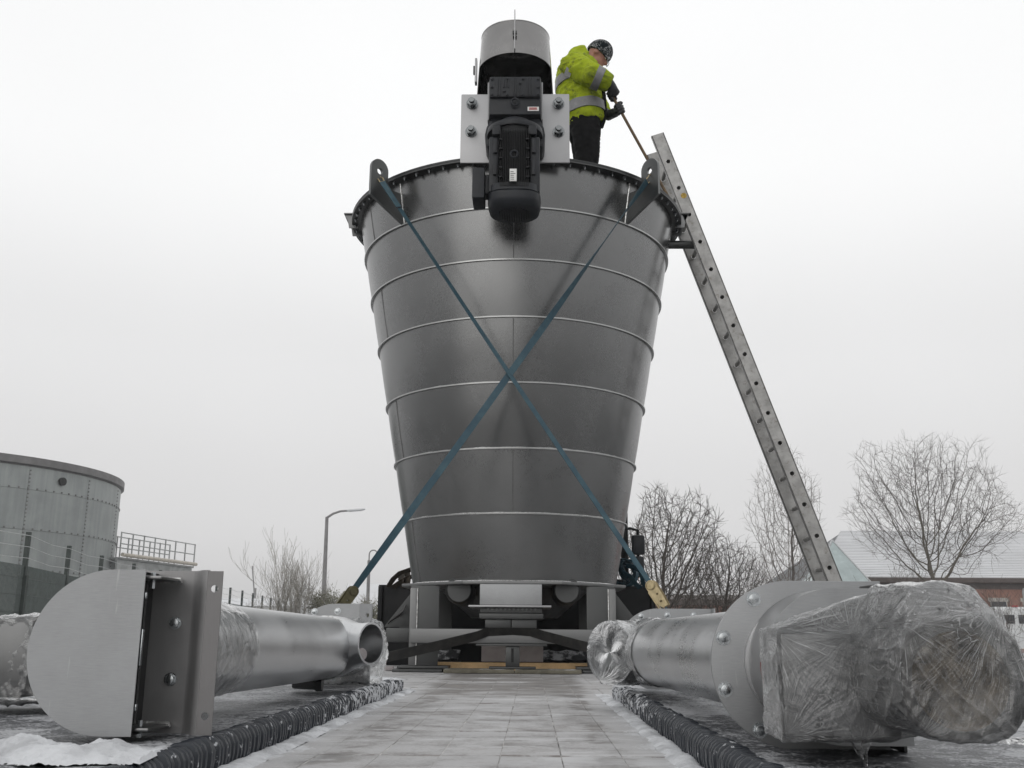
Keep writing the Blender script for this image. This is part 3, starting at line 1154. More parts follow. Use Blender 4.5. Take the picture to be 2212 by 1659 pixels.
# base plate, legs, beam
b = MB()
ap = 0.862
oc = []
for k in range(8):
    a = R(22.5 + 45 * k)
    oc.append(C + Vector((ap / math.cos(R(22.5)) * math.sin(a), -ap / math.cos(R(22.5)) * math.cos(a), 0.622)))
b.prism(oc, (0, 0, 0.022))
bp = b.build('base_plate', 'frame_steel', hop, bevel=0.003)
b = MB()
pts = []
for k in range(97):
    a = 2 * math.pi * k / 96
    p = C + Vector(((RS(0.65) + 0.005) * math.sin(a), -(RS(0.65) + 0.005) * math.cos(a), 0.648))
    pts.append(p + Vector((0, 0, 0.003 * mnoise.noise(p * 30))))
b.tube(pts, 0.006, 6)
b.build('weld_bead', 'weld', bp)
for sx in (-1, 1):
    for sy in (-1, 1):
        xo = AX + sx * 0.755
        xi = AX + sx * 0.545
        yf = HY + sy * 0.64
        yb = HY + sy * 0.45
        b = MB()
        xa, xb = sorted((xo, xi))
        ya, yb2 = sorted((yf + (0.012 if sy < 0 else -0.012), yf))
        b.box((xa, min(yf, yf - sy * 0.012), 0.045), (xb, max(yf, yf - sy * 0.012), 0.618))
        xp, xq = sorted((xo, xo - sx * 0.012))
        b.box((xp, min(yf - sy * 0.013, yb), 0.045), (xq, max(yf - sy * 0.013, yb), 0.618))
        lg = b.build('leg', 'dark_steel', hop, bevel=0.002)
        b = MB()
        xp, xq = sorted((xo + sx * 0.004, xo - sx * 0.045))
        b.box((xp, yf + sy * 0.001, 0.045), (xq, yf + sy * 0.012, 0.60))
        b.build('leg_strip', 'frame_steel', lg, bevel=0.002)
        b = MB()
        b.tube([(xo - sx * 0.05, yf + sy * 0.006, 0.05 + 0.55 * k / 20) for k in range(21)], 0.0045, 6)
        b.build('weld_bead', 'weld', lg)
        b = MB()
        xp, xq = sorted((xo + sx * 0.08, xi - sx * 0.08))
        b.box((xp, min(yf + sy * 0.07, yb), 0.026), (xq, max(yf + sy * 0.07, yb), 0.044))
        b.build('foot_plate', 'dark_steel', lg, bevel=0.002)
        # outer gusset
        b = MB()
        yg = HY + sy * 0.44
        b.prism([(xo + sx * 0.002, yg, 0.60), (xo + sx * 0.002, yg, 0.32), (xo + sx * 0.22, yg, 0.32)], (0, 0.012, 0))
        b.build('gusset', 'dark_steel', hop, bevel=0.002)
for sy in (-1, 1):
    b = MB()
    y0 = HY + sy * 0.70
    b.box((AX - 0.745, y0 - 0.035, 0.205), (AX + 0.745, y0 + 0.035, 0.308))
    b.build('cross_beam', 'frame_steel', hop, bevel=0.008)
    for sx in (-1, 1):
        b = MB()
        xp, xq = sorted((AX + sx * 0.748, AX + sx * 0.93))
        b.box((xp, y0 + 0.05, 0.21), (xq, y0 + 0.11, 0.31))
        b.build('beam_end', 'dark_steel', hop, bevel=0.006)
# discharge spout, slide valve, support post
b = MB()
b.box((-0.368, 7.425, 0.474), (0.078, 7.90, 0.621))
b.build('spout', 'matt_plate', hop, bevel=0.004)
b = MB()
b.box((-0.448, 7.40, 0.458), (0.145, 7.95, 0.472))
b.build('spout_flange', 'plate', hop, bevel=0.003)
vb = MB()
vb.box((-0.368, 7.47, 0.420), (0.080, 7.92, 0.456))
vo = vb.build('slide_valve', 'dark_steel', hop, bevel=0.003)
b = MB()
b.box((-0.372, 7.465, 0.378), (0.088, 7.92, 0.416))
b.build('valve_plate', 'dark_steel', vo, bevel=0.003)
for x0, x1 in ((-0.330, -0.146), (-0.140, 0.040)):
    b = MB()
    b.box((x0, 7.50, 0.315), (x1, 7.9, 0.376))
    b.build('valve_block', 'dark_steel', vo, bevel=0.003)
sb = hexbolt_mesh(0.007, 0.006).mesh('valve_bolt')
sb.materials.append(MAT['seam'])
for k in range(12):
    o = bpy.data.objects.new('valve_bolt', sb)
    COL.objects.link(o)
    o.parent = vo
    o.matrix_local = Matrix.Translation(-origin_of(vo)) @ facing((-0.31 + 0.031 * k, 7.469, 0.446), (0, -1, 0))
b = MB()
b.box((-0.395, 7.52, 0.188), (0.115, 7.7, 0.203))
b.build('saddle_plate', 'dark_steel', hop, bevel=0.002)
b = MB()
b.holed([(-0.182, 7.55, 0.045), (-0.082, 7.55, 0.045), (-0.082, 7.55, 0.187), (-0.182, 7.55, 0.187)], [], (0, 0.06, 0))
po = b.build('support_post', 'dark_steel', hop, bevel=0.002)
b = MB()
b.box((-0.142, 7.546, 0.075), (-0.124, 7.5495, 0.172))
b.build('slot', 'hole', po)
b = MB()
b.box((-0.30, 7.50, 0.031), (0.035, 7.66, 0.044))
b.build('post_foot', 'dark_steel', po, bevel=0.002)
for xs in (-0.53, 0.262):
    b = MB()
    b.lathe([(0.0, -0.7), (0.085, -0.7), (0.100, -0.68), (0.104, -0.66), (0.104, 0.7), (0.0, 0.7)], 36,
            M=Matrix.Translation((xs, HY, 0.585)) @ Matrix.Rotation(R(-90), 4, 'X'))
    b.build('trough_pipe', 'dark_steel', hop)
# inner trough seen between the legs
b = MB()
b.lathe([(RS(0.62) - 0.2, 0.62), (0.35, 0.40), (0.0, 0.40)], 32, (AX, HY + 0.15, 0))
b.build('trough_bottom', 'dark_steel', hop)

# drive plate
b = MB()
PX0, PX1, PZ0, PZ1, PY = -0.530, 0.277, 3.636, 4.196, 6.84
b.box((PX0, PY, PZ0), (PX1, PY + 0.02, PZ1))
dp = b.build('drive_plate', 'plate', hop, bevel=0.006)
b = MB()
for x in (PX0 + 0.1, PX1 - 0.12):
    b.box((x, PY + 0.022, PZ0 + 0.08), (x + 0.02, PY + 0.25, PZ1 - 0.05))
b.build('plate_bracket', 'dark_steel', dp)
bm_ = hexbolt_mesh(0.036, 0.040, 0.030).mesh('plate_bolt')
bm_.materials.append(MAT['bolt_steel'])
for x, z in ((-0.449, 4.115), (-0.452, 3.885), (0.196, 4.113), (0.196, 3.883)):
    o = bpy.data.objects.new('plate_bolt', bm_)
    COL.objects.link(o)
    o.parent = dp
    o.matrix_local = Matrix.Translation(-origin_of(dp)) @ facing((x, PY, z), (0, -1, 0), rnd.uniform(0, 1))

# guard over the drive: a tapered sheet drum open at the front below
GC = Vector((-0.128, 6.86, 0))
b = MB()
ng = 72
cols = []
for k in range(ng + 1):
    a = -math.pi + 2 * math.pi * k / ng
    zb = 4.385 if abs(a) < R(84) else (4.33 if abs(a) < R(89) else 4.185)
    zt = 4.66
    d = Vector((math.sin(a), -math.cos(a), 0))
    col_o, col_i = [], []
    for q in range(7):
        z = zb + (zt - zb) * q / 6
        rr = 0.288 - 0.030 * (z - 4.185) / 0.475
        col_o.append(GC + d * rr + Vector((0, 0, z)))
        col_i.append(GC + d * (rr - 0.004) + Vector((0, 0, z)))
    cols.append(col_o + col_i[::-1])
b.rings(cols, True, False)
gd = b.build('drive_guard', 'guard', hop)
b = MB()
b.lathe([(0.259, 4.662), (0.26, 4.668), (0.24, 4.672), (0.0, 4.672)], 64, (GC.x, GC.y, 0))
b.build('guard_lid', 'guard', gd)
b = MB()
b.prism([(GC.x - 0.0035, 6.60, 4.40), (GC.x - 0.0035, 6.60, 4.67), (GC.x - 0.0035, 6.565, 4.71), (GC.x - 0.0035, 6.54, 4.71), (GC.x - 0.0035, 6.555, 4.40)], (0.007, 0, 0))
b.build('guard_seam_flange', 'plate', gd)
for xo in (-0.016, 0.004):
    b = MB()
    b.tube([(GC.x + xo, 6.565, 4.535), (GC.x + xo + 0.012, 6.565, 4.535)], 0.016, 6)
    b.build('clip_nut', 'dark_steel', gd)
b = MB()
b.box((GC.x - 0.305, 6.84, 4.30), (GC.x - 0.288, 6.90, 4.50))
b.build('side_catch', 'plate', gd, bevel=0.003)
b = MB()
b.box((GC.x - 0.318, 6.85, 4.38), (GC.x - 0.3055, 6.885, 4.44))
b.build('catch_lever', 'dark_steel', gd, bevel=0.003)

# gear motor hanging in front of the plate
MXc = -0.122
gm = MB()
gm.box((MXc - 0.185, 6.545, 3.865), (MXc + 0.185, 6.83, 4.158))
go = gm.build('gear_motor', 'black_paint', hop, bevel=0.012)
b = MB()
b.box((MXc - 0.182, 6.520, 3.992), (MXc + 0.182, 6.5445, 4.150))
b.build('gearbox_cover', 'black_paint', go, bevel=0.006)
for k, (dx, z0, z1) in enumerate(((-0.125, 4.0, 4.145), (-0.108, 4.0, 4.145), (-0.082, 4.06, 4.14), (-0.064, 4.06, 4.14), (-0.046, 4.06, 4.14), (-0.010, 4.0, 4.145), (0.006, 4.0, 4.145),
                                  (0.030, 4.0, 4.07), (0.046, 4.0, 4.07), (0.086, 4.0, 4.145), (0.104, 4.0, 4.145), (0.122, 4.0, 4.145))):
    b = MB()
    b.box((MXc + dx - 0.005, 6.512, z0), (MXc + dx + 0.005, 6.519, z1))
    b.build('cover_rib', 'black_paint', go, bevel=0.002)
cb = hexbolt_mesh(0.011, 0.010).mesh('cover_bolt')
cb.materials.append(MAT['black_paint'])
for dx, z in ((-0.166, 4.010), (-0.055, 4.008), (0.058, 4.008), (0.166, 4.010), (-0.166, 4.068), (0.166, 4.068), (-0.166, 4.132), (-0.055, 4.134), (0.058, 4.134), (0.166, 4.132), (-0.078, 4.035), (0.036, 4.098)):
    o = bpy.data.objects.new('cover_bolt', cb)
    COL.objects.link(o)
    o.parent = go
    o.matrix_local = Matrix.Translation(-origin_of(go)) @ facing((MXc + dx, 6.5195, z), (0, -1, 0))
# lower gear case: stepped flange ring on the motor axis
MYc = 6.545
b = MB()
hx = [(-0.172, 3.864), (-0.205, 3.80), (-0.216, 3.74), (-0.212, 3.675), (-0.195, 3.645), (0.195, 3.645), (0.212, 3.675), (0.216, 3.74), (0.205, 3.80), (0.172, 3.864)]
b.prism([(MXc + x, 6.60, z) for x, z in hx], (0, 0.23, 0))
b.build('gear_case', 'black_paint', go, bevel=0.014)
b = MB()
b.lathe([(0.0, 3.80), (0.12, 3.80), (0.150, 3.765), (0.196, 3.745), (0.200, 3.72), (0.196, 3.705), (0.0, 3.705)], 48, (MXc, MYc + 0.03, 0))
b.build('motor_flange', 'black_paint', go)
for sx in (-1, 1):
    b = MB()
    b.prism([(MXc + sx * 0.187, 6.58, 4.14), (MXc + sx * 0.187, 6.82, 4.14), (MXc + sx * 0.187, 6.82, 3.80), (MXc + sx * 0.187, 6.61, 3.86)], (sx * 0.012, 0, 0))
    b.build('case_side', 'matt_plate', go, bevel=0.003)
# eyebolts
for z, y in ((3.945, 6.525), (3.46, 6.365)):
    b = MB()
    rr = []
    for k in range(20):
        a = 2 * math.pi * k / 20
        cc = Vector((MXc + 0.0, y, z)) + Vector((math.cos(a) * 0.024, -0.012 - 0.006 * math.sin(a), math.sin(a) * 0.024))
        rr.append([cc + (Vector((math.cos(a), 0, math.sin(a))) * math.cos(q) + Vector((0, 1, 0)) * math.sin(q)) * 0.008 for q in [2 * math.pi * w / 8 for w in range(8)]])
    b.rings(rr, True, False, True)
    b.build('eyebolt', 'black_paint', go)
# motor core, fins, side pads
b = MB()
b.lathe([(0.0, 3.704), (0.152, 3.704), (0.152, 3.235), (0.0, 3.235)], 40, (MXc, MYc, 0))
b.build('motor_core', 'black_fin', go)
fm = MB()
fm.box((-0.0022, -0.190, 3.232), (0.0022, -0.10, 3.66))
fme = fm.mesh('cooling_fin')
fme.materials.append(MAT['black_fin'])
for k in range(17):
    x = -0.096 + 0.012 * k
    o = bpy.data.objects.new('cooling_fin', fme)
    COL.objects.link(o)
    o.parent = go
    o.location = Vector((MXc + x, MYc + 0.006 * (abs(x) / 0.1) ** 2 * 3, 0)) - origin_of(go)
for sx in (-1, 1):
    b = MB()
    xp, xq = sorted((MXc + sx * 0.108, MXc + sx * 0.176))
    b.box((xp, 6.425, 3.215), (xq, 6.645, 3.63))
    b.build('motor_side', 'black_paint', go, bevel=0.012)
    for z0 in (3.50, 3.335):
        b = MB()
        xp, xq = sorted((MXc + sx * 0.120, MXc + sx * 0.148))
        b.box((xp, 6.407, z0), (xq, 6.4245, z0 + 0.11))
        b.build('motor_pad', 'black_paint', go, bevel=0.004)
    for z0 in (3.29, 3.36, 3.43, 3.50, 3.57):
        b = MB()
        b.box((MXc + sx * 0.092 - 0.012, 6.352, z0), (MXc + sx * 0.092 + 0.012, 6.372, z0 + 0.010))
        b.build('fin_bridge', 'black_fin', go)
for dx in (-0.125, 0.125):
    b = MB()
    b.box((MXc + dx - 0.028, 6.395, 3.632), (MXc + dx + 0.028, 6.50, 3.70))
    b.build('flange_ear', 'black_paint', go, bevel=0.006)
# fan cowl: rounded square cup
b = MB()
rs = []
for z, s_ in ((3.262, 0.176), (3.212, 0.179), (3.206, 0.174), (3.200, 0.184), (3.155, 0.183), (3.118, 0.172), (3.100, 0.148)):
    ring_ = []
    for k in range(40):
        a = 2 * math.pi * k / 40
        c_, q_ = math.cos(a), math.sin(a)
        e = 2.0 / 3.2
        ring_.append(Vector((MXc + s_ * math.copysign(abs(c_) ** e, c_), MYc + s_ * math.copysign(abs(q_) ** e, q_), z)))
    rs.append(ring_)
b.rings(rs)
b.build('fan_cowl', 'black_paint', go)
b = MB()
for k in range(13):
    x = -0.10 + 0.0167 * k
    h = math.sqrt(max(0.0, 0.11 ** 2 - x * x))
    b.box((MXc + x - 0.003, MYc - h - 0.005, 3.093), (MXc + x + 0.003, MYc + h, 3.0995))
b.build('cowl_grille', 'black_fin', go)
b = MB()
b.box((MXc - 0.290, 6.43, 3.175), (MXc - 0.205, 6.64, 3.400))
tb = b.build('terminal_box', 'black_paint', go, bevel=0.01)
b = MB()
b.box((MXc - 0.204, 6.48, 3.23), (MXc - 0.177, 6.60, 3.37))
b.build('box_neck', 'black_paint', go, bevel=0.004)
b = MB()
b.box((MXc - 0.030, 6.340, 3.255), (MXc + 0.018, 6.352, 3.345))
b.build('name_plate', 'label', go, bevel=0.001)
for k in range(5):
    b = MB()
    b.box((MXc - 0.024, 6.3375, 3.265 + 0.014 * k), (MXc + rnd.uniform(-0.005, 0.012), 6.3390, 3.269 + 0.014 * k))
    b.build('print_line', 'print', go)
b = MB()
b.box((MXc + 0.090, 6.5395, 3.890), (MXc + 0.170, 6.5445, 3.922))
b.build('warning_label', 'label', go)
for k in range(3):
    b = MB()
    b.box((MXc + 0.100, 6.5375, 3.898 + 0.007 * k), (MXc + 0.158, 6.5390, 3.9015 + 0.007 * k))
    b.build('red_line', 'red_print', go)

# ================================================================== SCREW CONVEYORS
def arc(cx, cz, r_, a0, a1, n, y):
    return [Vector((cx + r_ * math.cos(R(a0 + (a1 - a0) * k / n)), y, cz + r_ * math.sin(R(a0 + (a1 - a0) * k / n)))) for k in range(n + 1)]


def dshape(cx, cz, r_, xr, y):
    """half round on the left, square on the right"""
    p = arc(cx, cz, r_, 90, 270, 36, y)
    return p + [Vector((xr, y, cz - r_)), Vector((xr, y, cz + r_))]


def pbolt(parent, pts, n, r_=0.012, h=0.008, name='bolt', mat='zinc'):
    me = hexbolt_mesh(r_, h).mesh(name)
    me.materials.append(MAT[mat])
    for p in pts:
        o = bpy.data.objects.new(name, me)
        COL.objects.link(o)
        o.parent = parent
        o.matrix_local = Matrix.Translation(-origin_of(parent)) @ facing(p, n, rnd.uniform(0, 1))


def crumple(o, amp, scale, seed):
    me = o.data
    off = origin_of(o)
    nrm = [v.normal.copy() for v in me.vertices]
    for v, nn in zip(me.vertices, nrm):
        q = (v.co + off)
        a = mnoise.noise(Vector((q.x * scale, q.y * scale * 0.7, q.z * scale * 0.35)) + Vector((seed, 0, 0)))
        c = mnoise.noise(Vector((q.x * scale * 0.6 + q.z * scale * 1.1, q.y * scale, q.z * scale * 0.8 - q.x * scale)) + Vector((0, seed, 3)))
        r1 = (1 - min(1, abs(a) * 3.2)) ** 2
        r2 = (1 - min(1, abs(c) * 3.2)) ** 2
        big = mnoise.noise(q * scale * 0.25 + Vector((seed, seed, 0)))
        e1 = mnoise.noise(Vector(((q.x + q.z * 0.8) * scale * 2.6, q.y * scale * 0.7, (q.z - q.x * 0.8) * scale * 0.35)) + Vector((seed * 2, 1, 0)))
        e2 = mnoise.noise(Vector(((q.x - q.z * 0.5) * scale * 3.1, q.y * scale * 0.8, (q.z + q.x * 0.5) * scale * 0.4)) + Vector((1, seed * 3, 0)))
        fold = (1 - min(1, abs(e1) * 4)) ** 2 + (1 - min(1, abs(e2) * 4)) ** 2
        v.co += nn * amp * (0.8 * r1 + 0.6 * r2 + 0.55 * fold - 0.7 + 0.9 * big)
    me.update()


def wrap_hull(pts, name, parent, edge, amp, scale, seed, mat='film'):
    """film pulled tight round a set of points"""
    bm = bmesh.new()
    for p in pts:
        bm.verts.new(p)
    res = bmesh.ops.convex_hull(bm, input=bm.verts, use_existing_faces=False)
    bmesh.ops.delete(bm, geom=[v for v in bm.verts if not v.link_faces], context='VERTS')
    for _ in range(9):
        le = [e for e in bm.edges if e.calc_length() > edge]
        if not le:
            break
        bmesh.ops.subdivide_edges(bm, edges=le, cuts=1)
        bmesh.ops.triangulate(bm, faces=[f for f in bm.faces if len(f.verts) > 3])
    for _ in range(4):
        bmesh.ops.smooth_vert(bm, verts=bm.verts, factor=0.5, use_axis_x=True, use_axis_y=True, use_axis_z=True)
    bmesh.ops.recalc_face_normals(bm, faces=bm.faces)
    me = bpy.data.meshes.new(name)
    off = origin_of(parent)
    for v in bm.verts:
        v.co -= off
    bm.to_mesh(me)
    bm.free()
    me.materials.append(MAT[mat])
    me.shade_smooth()
    o = bpy.data.objects.new(name, me)
    COL.objects.link(o)
    o.parent = parent
    crumple(o, amp, scale, seed)
    return o


# ---------------- left
cl = empty('screw_conveyor', (-0.78, 3.1, 0.06), 'steel auger conveyor with bare open pipe mouth and half round end hood, at left', 'conveyor', 'screw conveyors on the deck')
PLa, PLb = Vector((-0.79, 2.14, 0.227)), Vector((-0.735, 4.18, 0.210))
b = MB()
dirp = (PLb - PLa).normalized()
b.tube([PLa, PLa.lerp(PLb, 0.35), PLa.lerp(PLb, 0.80)], 0.109, 64)
b.build('pipe', 'pipe', cl)
# tapered outlet section
b = MB()
J0, J1 = PLa.lerp(PLb, 0.795), PLb
b.tube([J0, J0.lerp(J1, 0.5), J1], [0.1085, 0.1085, 0.1085], 56)
b.build('pipe_end', 'pipe', cl)
b = MB()
pp = [J0 + (dirp.orthogonal().normalized() * math.cos(a) + dirp.cross(dirp.orthogonal().normalized()) * math.sin(a)) * (0.110 + 0.0012 * mnoise.noise(Vector((math.cos(a) * 9, math.sin(a) * 9, 0)))) for a in [2 * math.pi * k / 72 for k in range(73)]]
b.tube(pp, 0.0035, 6)
b.build('weld_bead', 'weld', cl)
mouth = Vector((-0.566, 3.70, 0.230))
md = Vector((0.86, -0.50, 0.0)).normalized()
root_p = Vector((-0.745, 3.86, 0.214))
b = MB()
prs = []
for k, (f, ra, rb_) in enumerate(((0.0, 0.115, 0.108), (0.3, 0.104, 0.103), (0.62, 0.080, 0.082), (0.78, 0.0735, 0.0735), (1.0, 0.0735, 0.0735))):
    cpt = root_p.lerp(mouth, f)
    sd = Vector((0, 0, 1))
    ac = md.cross(sd)
    prs.append([cpt + sd * ra * math.cos(q) + ac * rb_ * math.sin(q) for q in [2 * math.pi * w / 48 for w in range(48)]])
inner = []
for f in (1.0, 0.7, 0.4):
    cpt = root_p.lerp(mouth, f)
    inner.append([cpt + Vector((0, 0, 1)) * 0.0665 * math.cos(q) + md.cross(Vector((0, 0, 1))) * 0.0665 * math.sin(q) for q in [2 * math.pi * w / 48 for w in range(48)]])
b.rings(prs + inner, True, False)
oo = b.build('outlet', 'pipe', cl)
b = MB()
cpt = root_p.lerp(mouth, 0.42)
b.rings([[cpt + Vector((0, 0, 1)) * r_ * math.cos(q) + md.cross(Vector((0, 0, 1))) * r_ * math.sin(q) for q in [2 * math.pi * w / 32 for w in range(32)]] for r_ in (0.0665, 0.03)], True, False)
b.build('screw_blade', 'hole', oo)  # blade coloured near-black for the shade inside the pipe mouth
b = MB()
a0_ = root_p.lerp(mouth, 0.55) - md * 0.02
b.tube([root_p.lerp(mouth, 0.2) + Vector((0, 0, -0.02)), root_p.lerp(mouth, 0.8) + Vector((0.0, 0, -0.035))], 0.022, 20)
b.build('screw_shaft', 'concrete', oo)
# end plate (far) with returned flange
b = MB()
yF = 4.20
cxp, czp, rp = -0.795, 0.222, 0.160
b.holed(dshape(cxp, czp, rp, -0.695, yF), [], (0, 0.008, 0))
ep = b.build('end_plate', 'matt_plate', cl)
b = MB()
b.holed([(-0.695, yF - 0.002, czp - rp), (-0.642, yF - 0.03, czp - rp), (-0.642, yF - 0.03, czp + rp), (-0.695, yF - 0.002, czp + rp)],
        [((-0.660, yF - 0.0205, czp + 0.115), 0.009), ((-0.660, yF - 0.0205, czp - 0.11), 0.009)], Vector((0.0035, 0.0065, 0)), 14)
b.build('end_plate_return', 'matt_plate', ep)
pbolt(ep, [(-0.878, yF, 0.350), (-0.784, yF, 0.352), (-0.79, yF, 0.092)], (0, -1, 0), 0.011, 0.008)
# drain boss under the pipe
b = MB()
b.tube([(-0.845, 3.75, 0.093), (-0.765, 3.74, 0.090)], 0.022, 6)
b.tube([(-0.764, 3.74, 0.090), (-0.740, 3.74, 0.090)], 0.027, 6)
b.build('drain_boss', 'dark_steel', cl)
# near end: hood, folded bracket
yh = 1.985
b = MB()
b.prism(dshape(-0.808, 0.226, 0.154, -0.748, yh), (0, 0.003, 0))
hd = b.build('hood_front', 'matt_plate', cl)
b = MB()
pl = arc(-0.808, 0.226, 0.153, 90, 270, 36, yh)
pl = [Vector((-0.77, yh, 0.379))] + pl + [Vector((-0.75, yh, 0.073))]
rs = [[p + Vector((0, 0.004, 0)) for p in pl], [p + Vector((0, 0.135, 0)) for p in pl]]
rs += [[Vector((-0.79 + (p.x + 0.79) * 0.985, p.y, 0.226 + (p.z - 0.226) * 0.985)) for p in r_] for r_ in rs[::-1]]
b.rings(rs, False, False)
b.build('hood_wall', 'matt_plate', hd)
# back plate in three facets: flat plate, rounded fold, drilled strip
yb_ = 2.125
fold = [(-0.835, yb_), (-0.700, yb_), (-0.692, yb_ - 0.004), (-0.683, yb_ - 0.015), (-0.674, yb_ - 0.030), (-0.667, yb_ - 0.038), (-0.658, yb_ - 0.040)]
b = MB()
rs = []
for x, y in fold:
    rs.append([Vector((x, y, 0.066)), Vector((x, y, 0.386)), Vector((x + 0.003, y + 0.006, 0.386)), Vector((x + 0.003, y + 0.006, 0.066))])
b.rings(rs)
bk = b.build('back_plate', 'fold', cl)
b = MB()
b.holed([(-0.6575, yb_ - 0.040, 0.066), (-0.628, yb_ - 0.036, 0.066), (-0.628, yb_ - 0.036, 0.384), (-0.6575, yb_ - 0.040, 0.384)],
        [((-0.643, yb_ - 0.038, 0.349), 0.0075), ((-0.643, yb_ - 0.038, 0.102), 0.0075)], Vector((-0.0008, 0.006, 0)), 18)
b.build('drilled_strip', 'strip', bk)
pbolt(bk, [(-0.730, yb_ - 0.001, 0.281), (-0.730, yb_ - 0.001, 0.170)], (0, -1, 0), 0.0105, 0.007)
b = MB()
b.box((-0.786, 2.0, 0.088), (-0.781, yb_ - 0.002, 0.365))
b.build('inner_web', 'dark_steel', hd)
b = MB()
b.box((-0.782, yb_ - 0.055, 0.085), (-0.776, yb_ - 0.045, 0.366))
b.build('inner_rib', 'hopper', hd)
for z0 in (0.363, 0.080):
    b = MB()
    b.box((-0.775, 2.0, z0), (-0.722, yb_ - 0.012, z0 + 0.006))
    tg = b.build('hood_tab', 'hopper', hd, bevel=0.0015)
    b = MB()
    b.tube([(-0.773 + 0.002 * k, yb_ - 0.010, z0 + 0.004 + 0.002 * mnoise.noise(Vector((k * 1.1, z0, 0)))) for k in range(27)], 0.006, 6)
    b.build('weld_bead', 'weld', tg)
    b = MB()
    b.tube([(-0.758, 2.055, z0 - 0.016), (-0.758, 2.055, z0 + 0.016)], 0.005, 6)
    b.build('tab_bolt', 'zinc', tg)
for z0, z1 in ((0.200, 0.268), (0.118, 0.130), (0.325, 0.337)):
    b = MB()
    b.box((-0.7475, yh + 0.004, z0), (-0.744, yh + 0.012, z1))
    b.build('hood_clip', 'zinc', hd, bevel=0.0015)
# clear film sleeve just behind the bracket, and round the far outlet
def sleeve(a, c, r0, r1, parent, name, seed, amp=0.006, n=72, m=40, flare=0.0):
    a, c = Vector(a), Vector(c)
    t = (c - a).normalized()
    u = t.orthogonal().normalized()
    v = t.cross(u)
    rs = []
    for i in range(m + 1):
        f = i / m
        rs.append([a.lerp(c, f) + (u * math.cos(q) + v * math.sin(q)) * (r0 + (r1 - r0) * f + flare * max(0, f - 0.75) ** 2) for q in [2 * math.pi * k / n for k in range(n)]])
    mb = MB()
    mb.rings(rs, True, False)
    o = mb.build(name, 'film', parent)
    crumple(o, amp, 17, seed)
    return o


sleeve(PLa.lerp(PLb, 0.03), PLa.lerp(PLb, 0.21), 0.114, 0.112, cl, 'plastic_wrap', 4.0, 0.0025)
wrap_hull([PLb + Vector((dx, dy, dz)) for dx in (-0.12, 0.10) for dy in (-0.02, 0.24) for dz in (-0.135, 0.10)]
          + [Vector((-0.60, 4.20, 0.30)), Vector((-0.58, 4.25, 0.20)), Vector((-0.60, 4.22, 0.07)), Vector((-0.66, 4.2, 0.33))], 'plastic_wrap', cl, 0.010, 0.007, 16, 8.0)
# motor on the far side of the hood, wrapped
b = MB()
b.box((-1.44, 2.62, 0.10), (-1.26, 2.86, 0.30))
b.build('drive_motor', 'frame_steel', cl, bevel=0.03)
b = MB()
b.box((-1.26, 2.66, 0.14), (-0.90, 2.80, 0.27))
b.build('drive_gearbox', 'dark_steel', cl, bevel=0.02)
wrap_hull([Vector((x, y, z)) for x in (-1.46, -1.27) for y in (2.62, 2.88) for z in (0.085, 0.285)] +
          [Vector((x, y, z)) for x in (-0.88,) for y in (2.62, 2.85) for z in (0.10, 0.34)] + [Vector((-1.38, 2.7, 0.30))], 'plastic_wrap', cl, 0.010, 0.006, 14, 2.0)

# ---------------- right
cr = empty('screw_conveyor', (0.52, 3.1, 0.06), 'steel auger conveyor with plastic wrapped motor and bolted round flange, at right', 'conveyor', 'screw conveyors on the deck')
Pa, Pb = Vector((0.515, 2.0, 0.214)), Vector((0.425, 4.15, 0.205))
b = MB()
b.tube([Pa, Pa.lerp(Pb, 0.4), Pa.lerp(Pb, 0.93)], 0.110, 64)
b.build('pipe', 'pipe', cr)
yF = 2.005
b = MB()
fcx, fcz, fr = 0.498, 0.212, 0.155
b.prism(dshape(fcx, fcz, fr, 0.674, yF), (0, 0.010, 0))
fp = b.build('flange_plate', 'matt_plate', cr, bevel=0.0015)
pbolt(fp, [Vector((fcx + 0.139 * math.cos(R(a)), yF, fcz + 0.139 * math.sin(R(a)))) for a in (120, 160, 200, 240)], (0, -1, 0), 0.0115, 0.0075)
b = MB()
b.box((0.668, 1.93, 0.062), (0.674, 2.004, 0.092))
b.build('flange_foot', 'dark_steel', fp, bevel=0.001)
yH = 1.865
hr = 0.134
b = MB()
hcx, hcz = 0.545, 0.213
b.prism(dshape(hcx, hcz, hr, 0.664, yH), (0, 0.004, 0))
hf = b.build('hood_front', 'matt_plate', cr)
b = MB()
pl = [Vector((0.664, yH, hcz + hr))] + arc(hcx, hcz, hr, 90, 270, 40, yH) + [Vector((0.664, yH, hcz - hr))]
rs = [[p + Vector((0, 0.0045, 0)) for p in pl], [p + Vector((0, 0.139, 0)) for p in pl]]
rs += [[Vector((hcx + (p.x - hcx) * 0.975, p.y, hcz + (p.z - hcz) * 0.975)) for p in r_] for r_ in rs[::-1]]
b.rings(rs, False, False)
b.build('hood_wall', 'plate', hf)
b = MB()
b.box((0.62, yH + 0.02, hcz + hr + 0.001), (0.66, yH + 0.10, hcz + hr + 0.008))
b.build('hood_latch', 'dark_steel', hf, bevel=0.002)
# red sticker on the hood wall
b = MB()
rs = [[Vector((hcx + (hr + 0.0015) * math.cos(R(a)), y, hcz + (hr + 0.0015) * math.sin(R(a)))) for a in (178, 184, 190, 196, 202, 208)] for y in (1.872, 1.888)]
b.rings(rs, False, False)
b.build('sticker', simple('worn_red_print', (0.20, 0.035, 0.035), 0.6, scale=60, var=0.4, dirt_or_reflection=((0.5, 0.48, 0.47), 0.9)), hf)
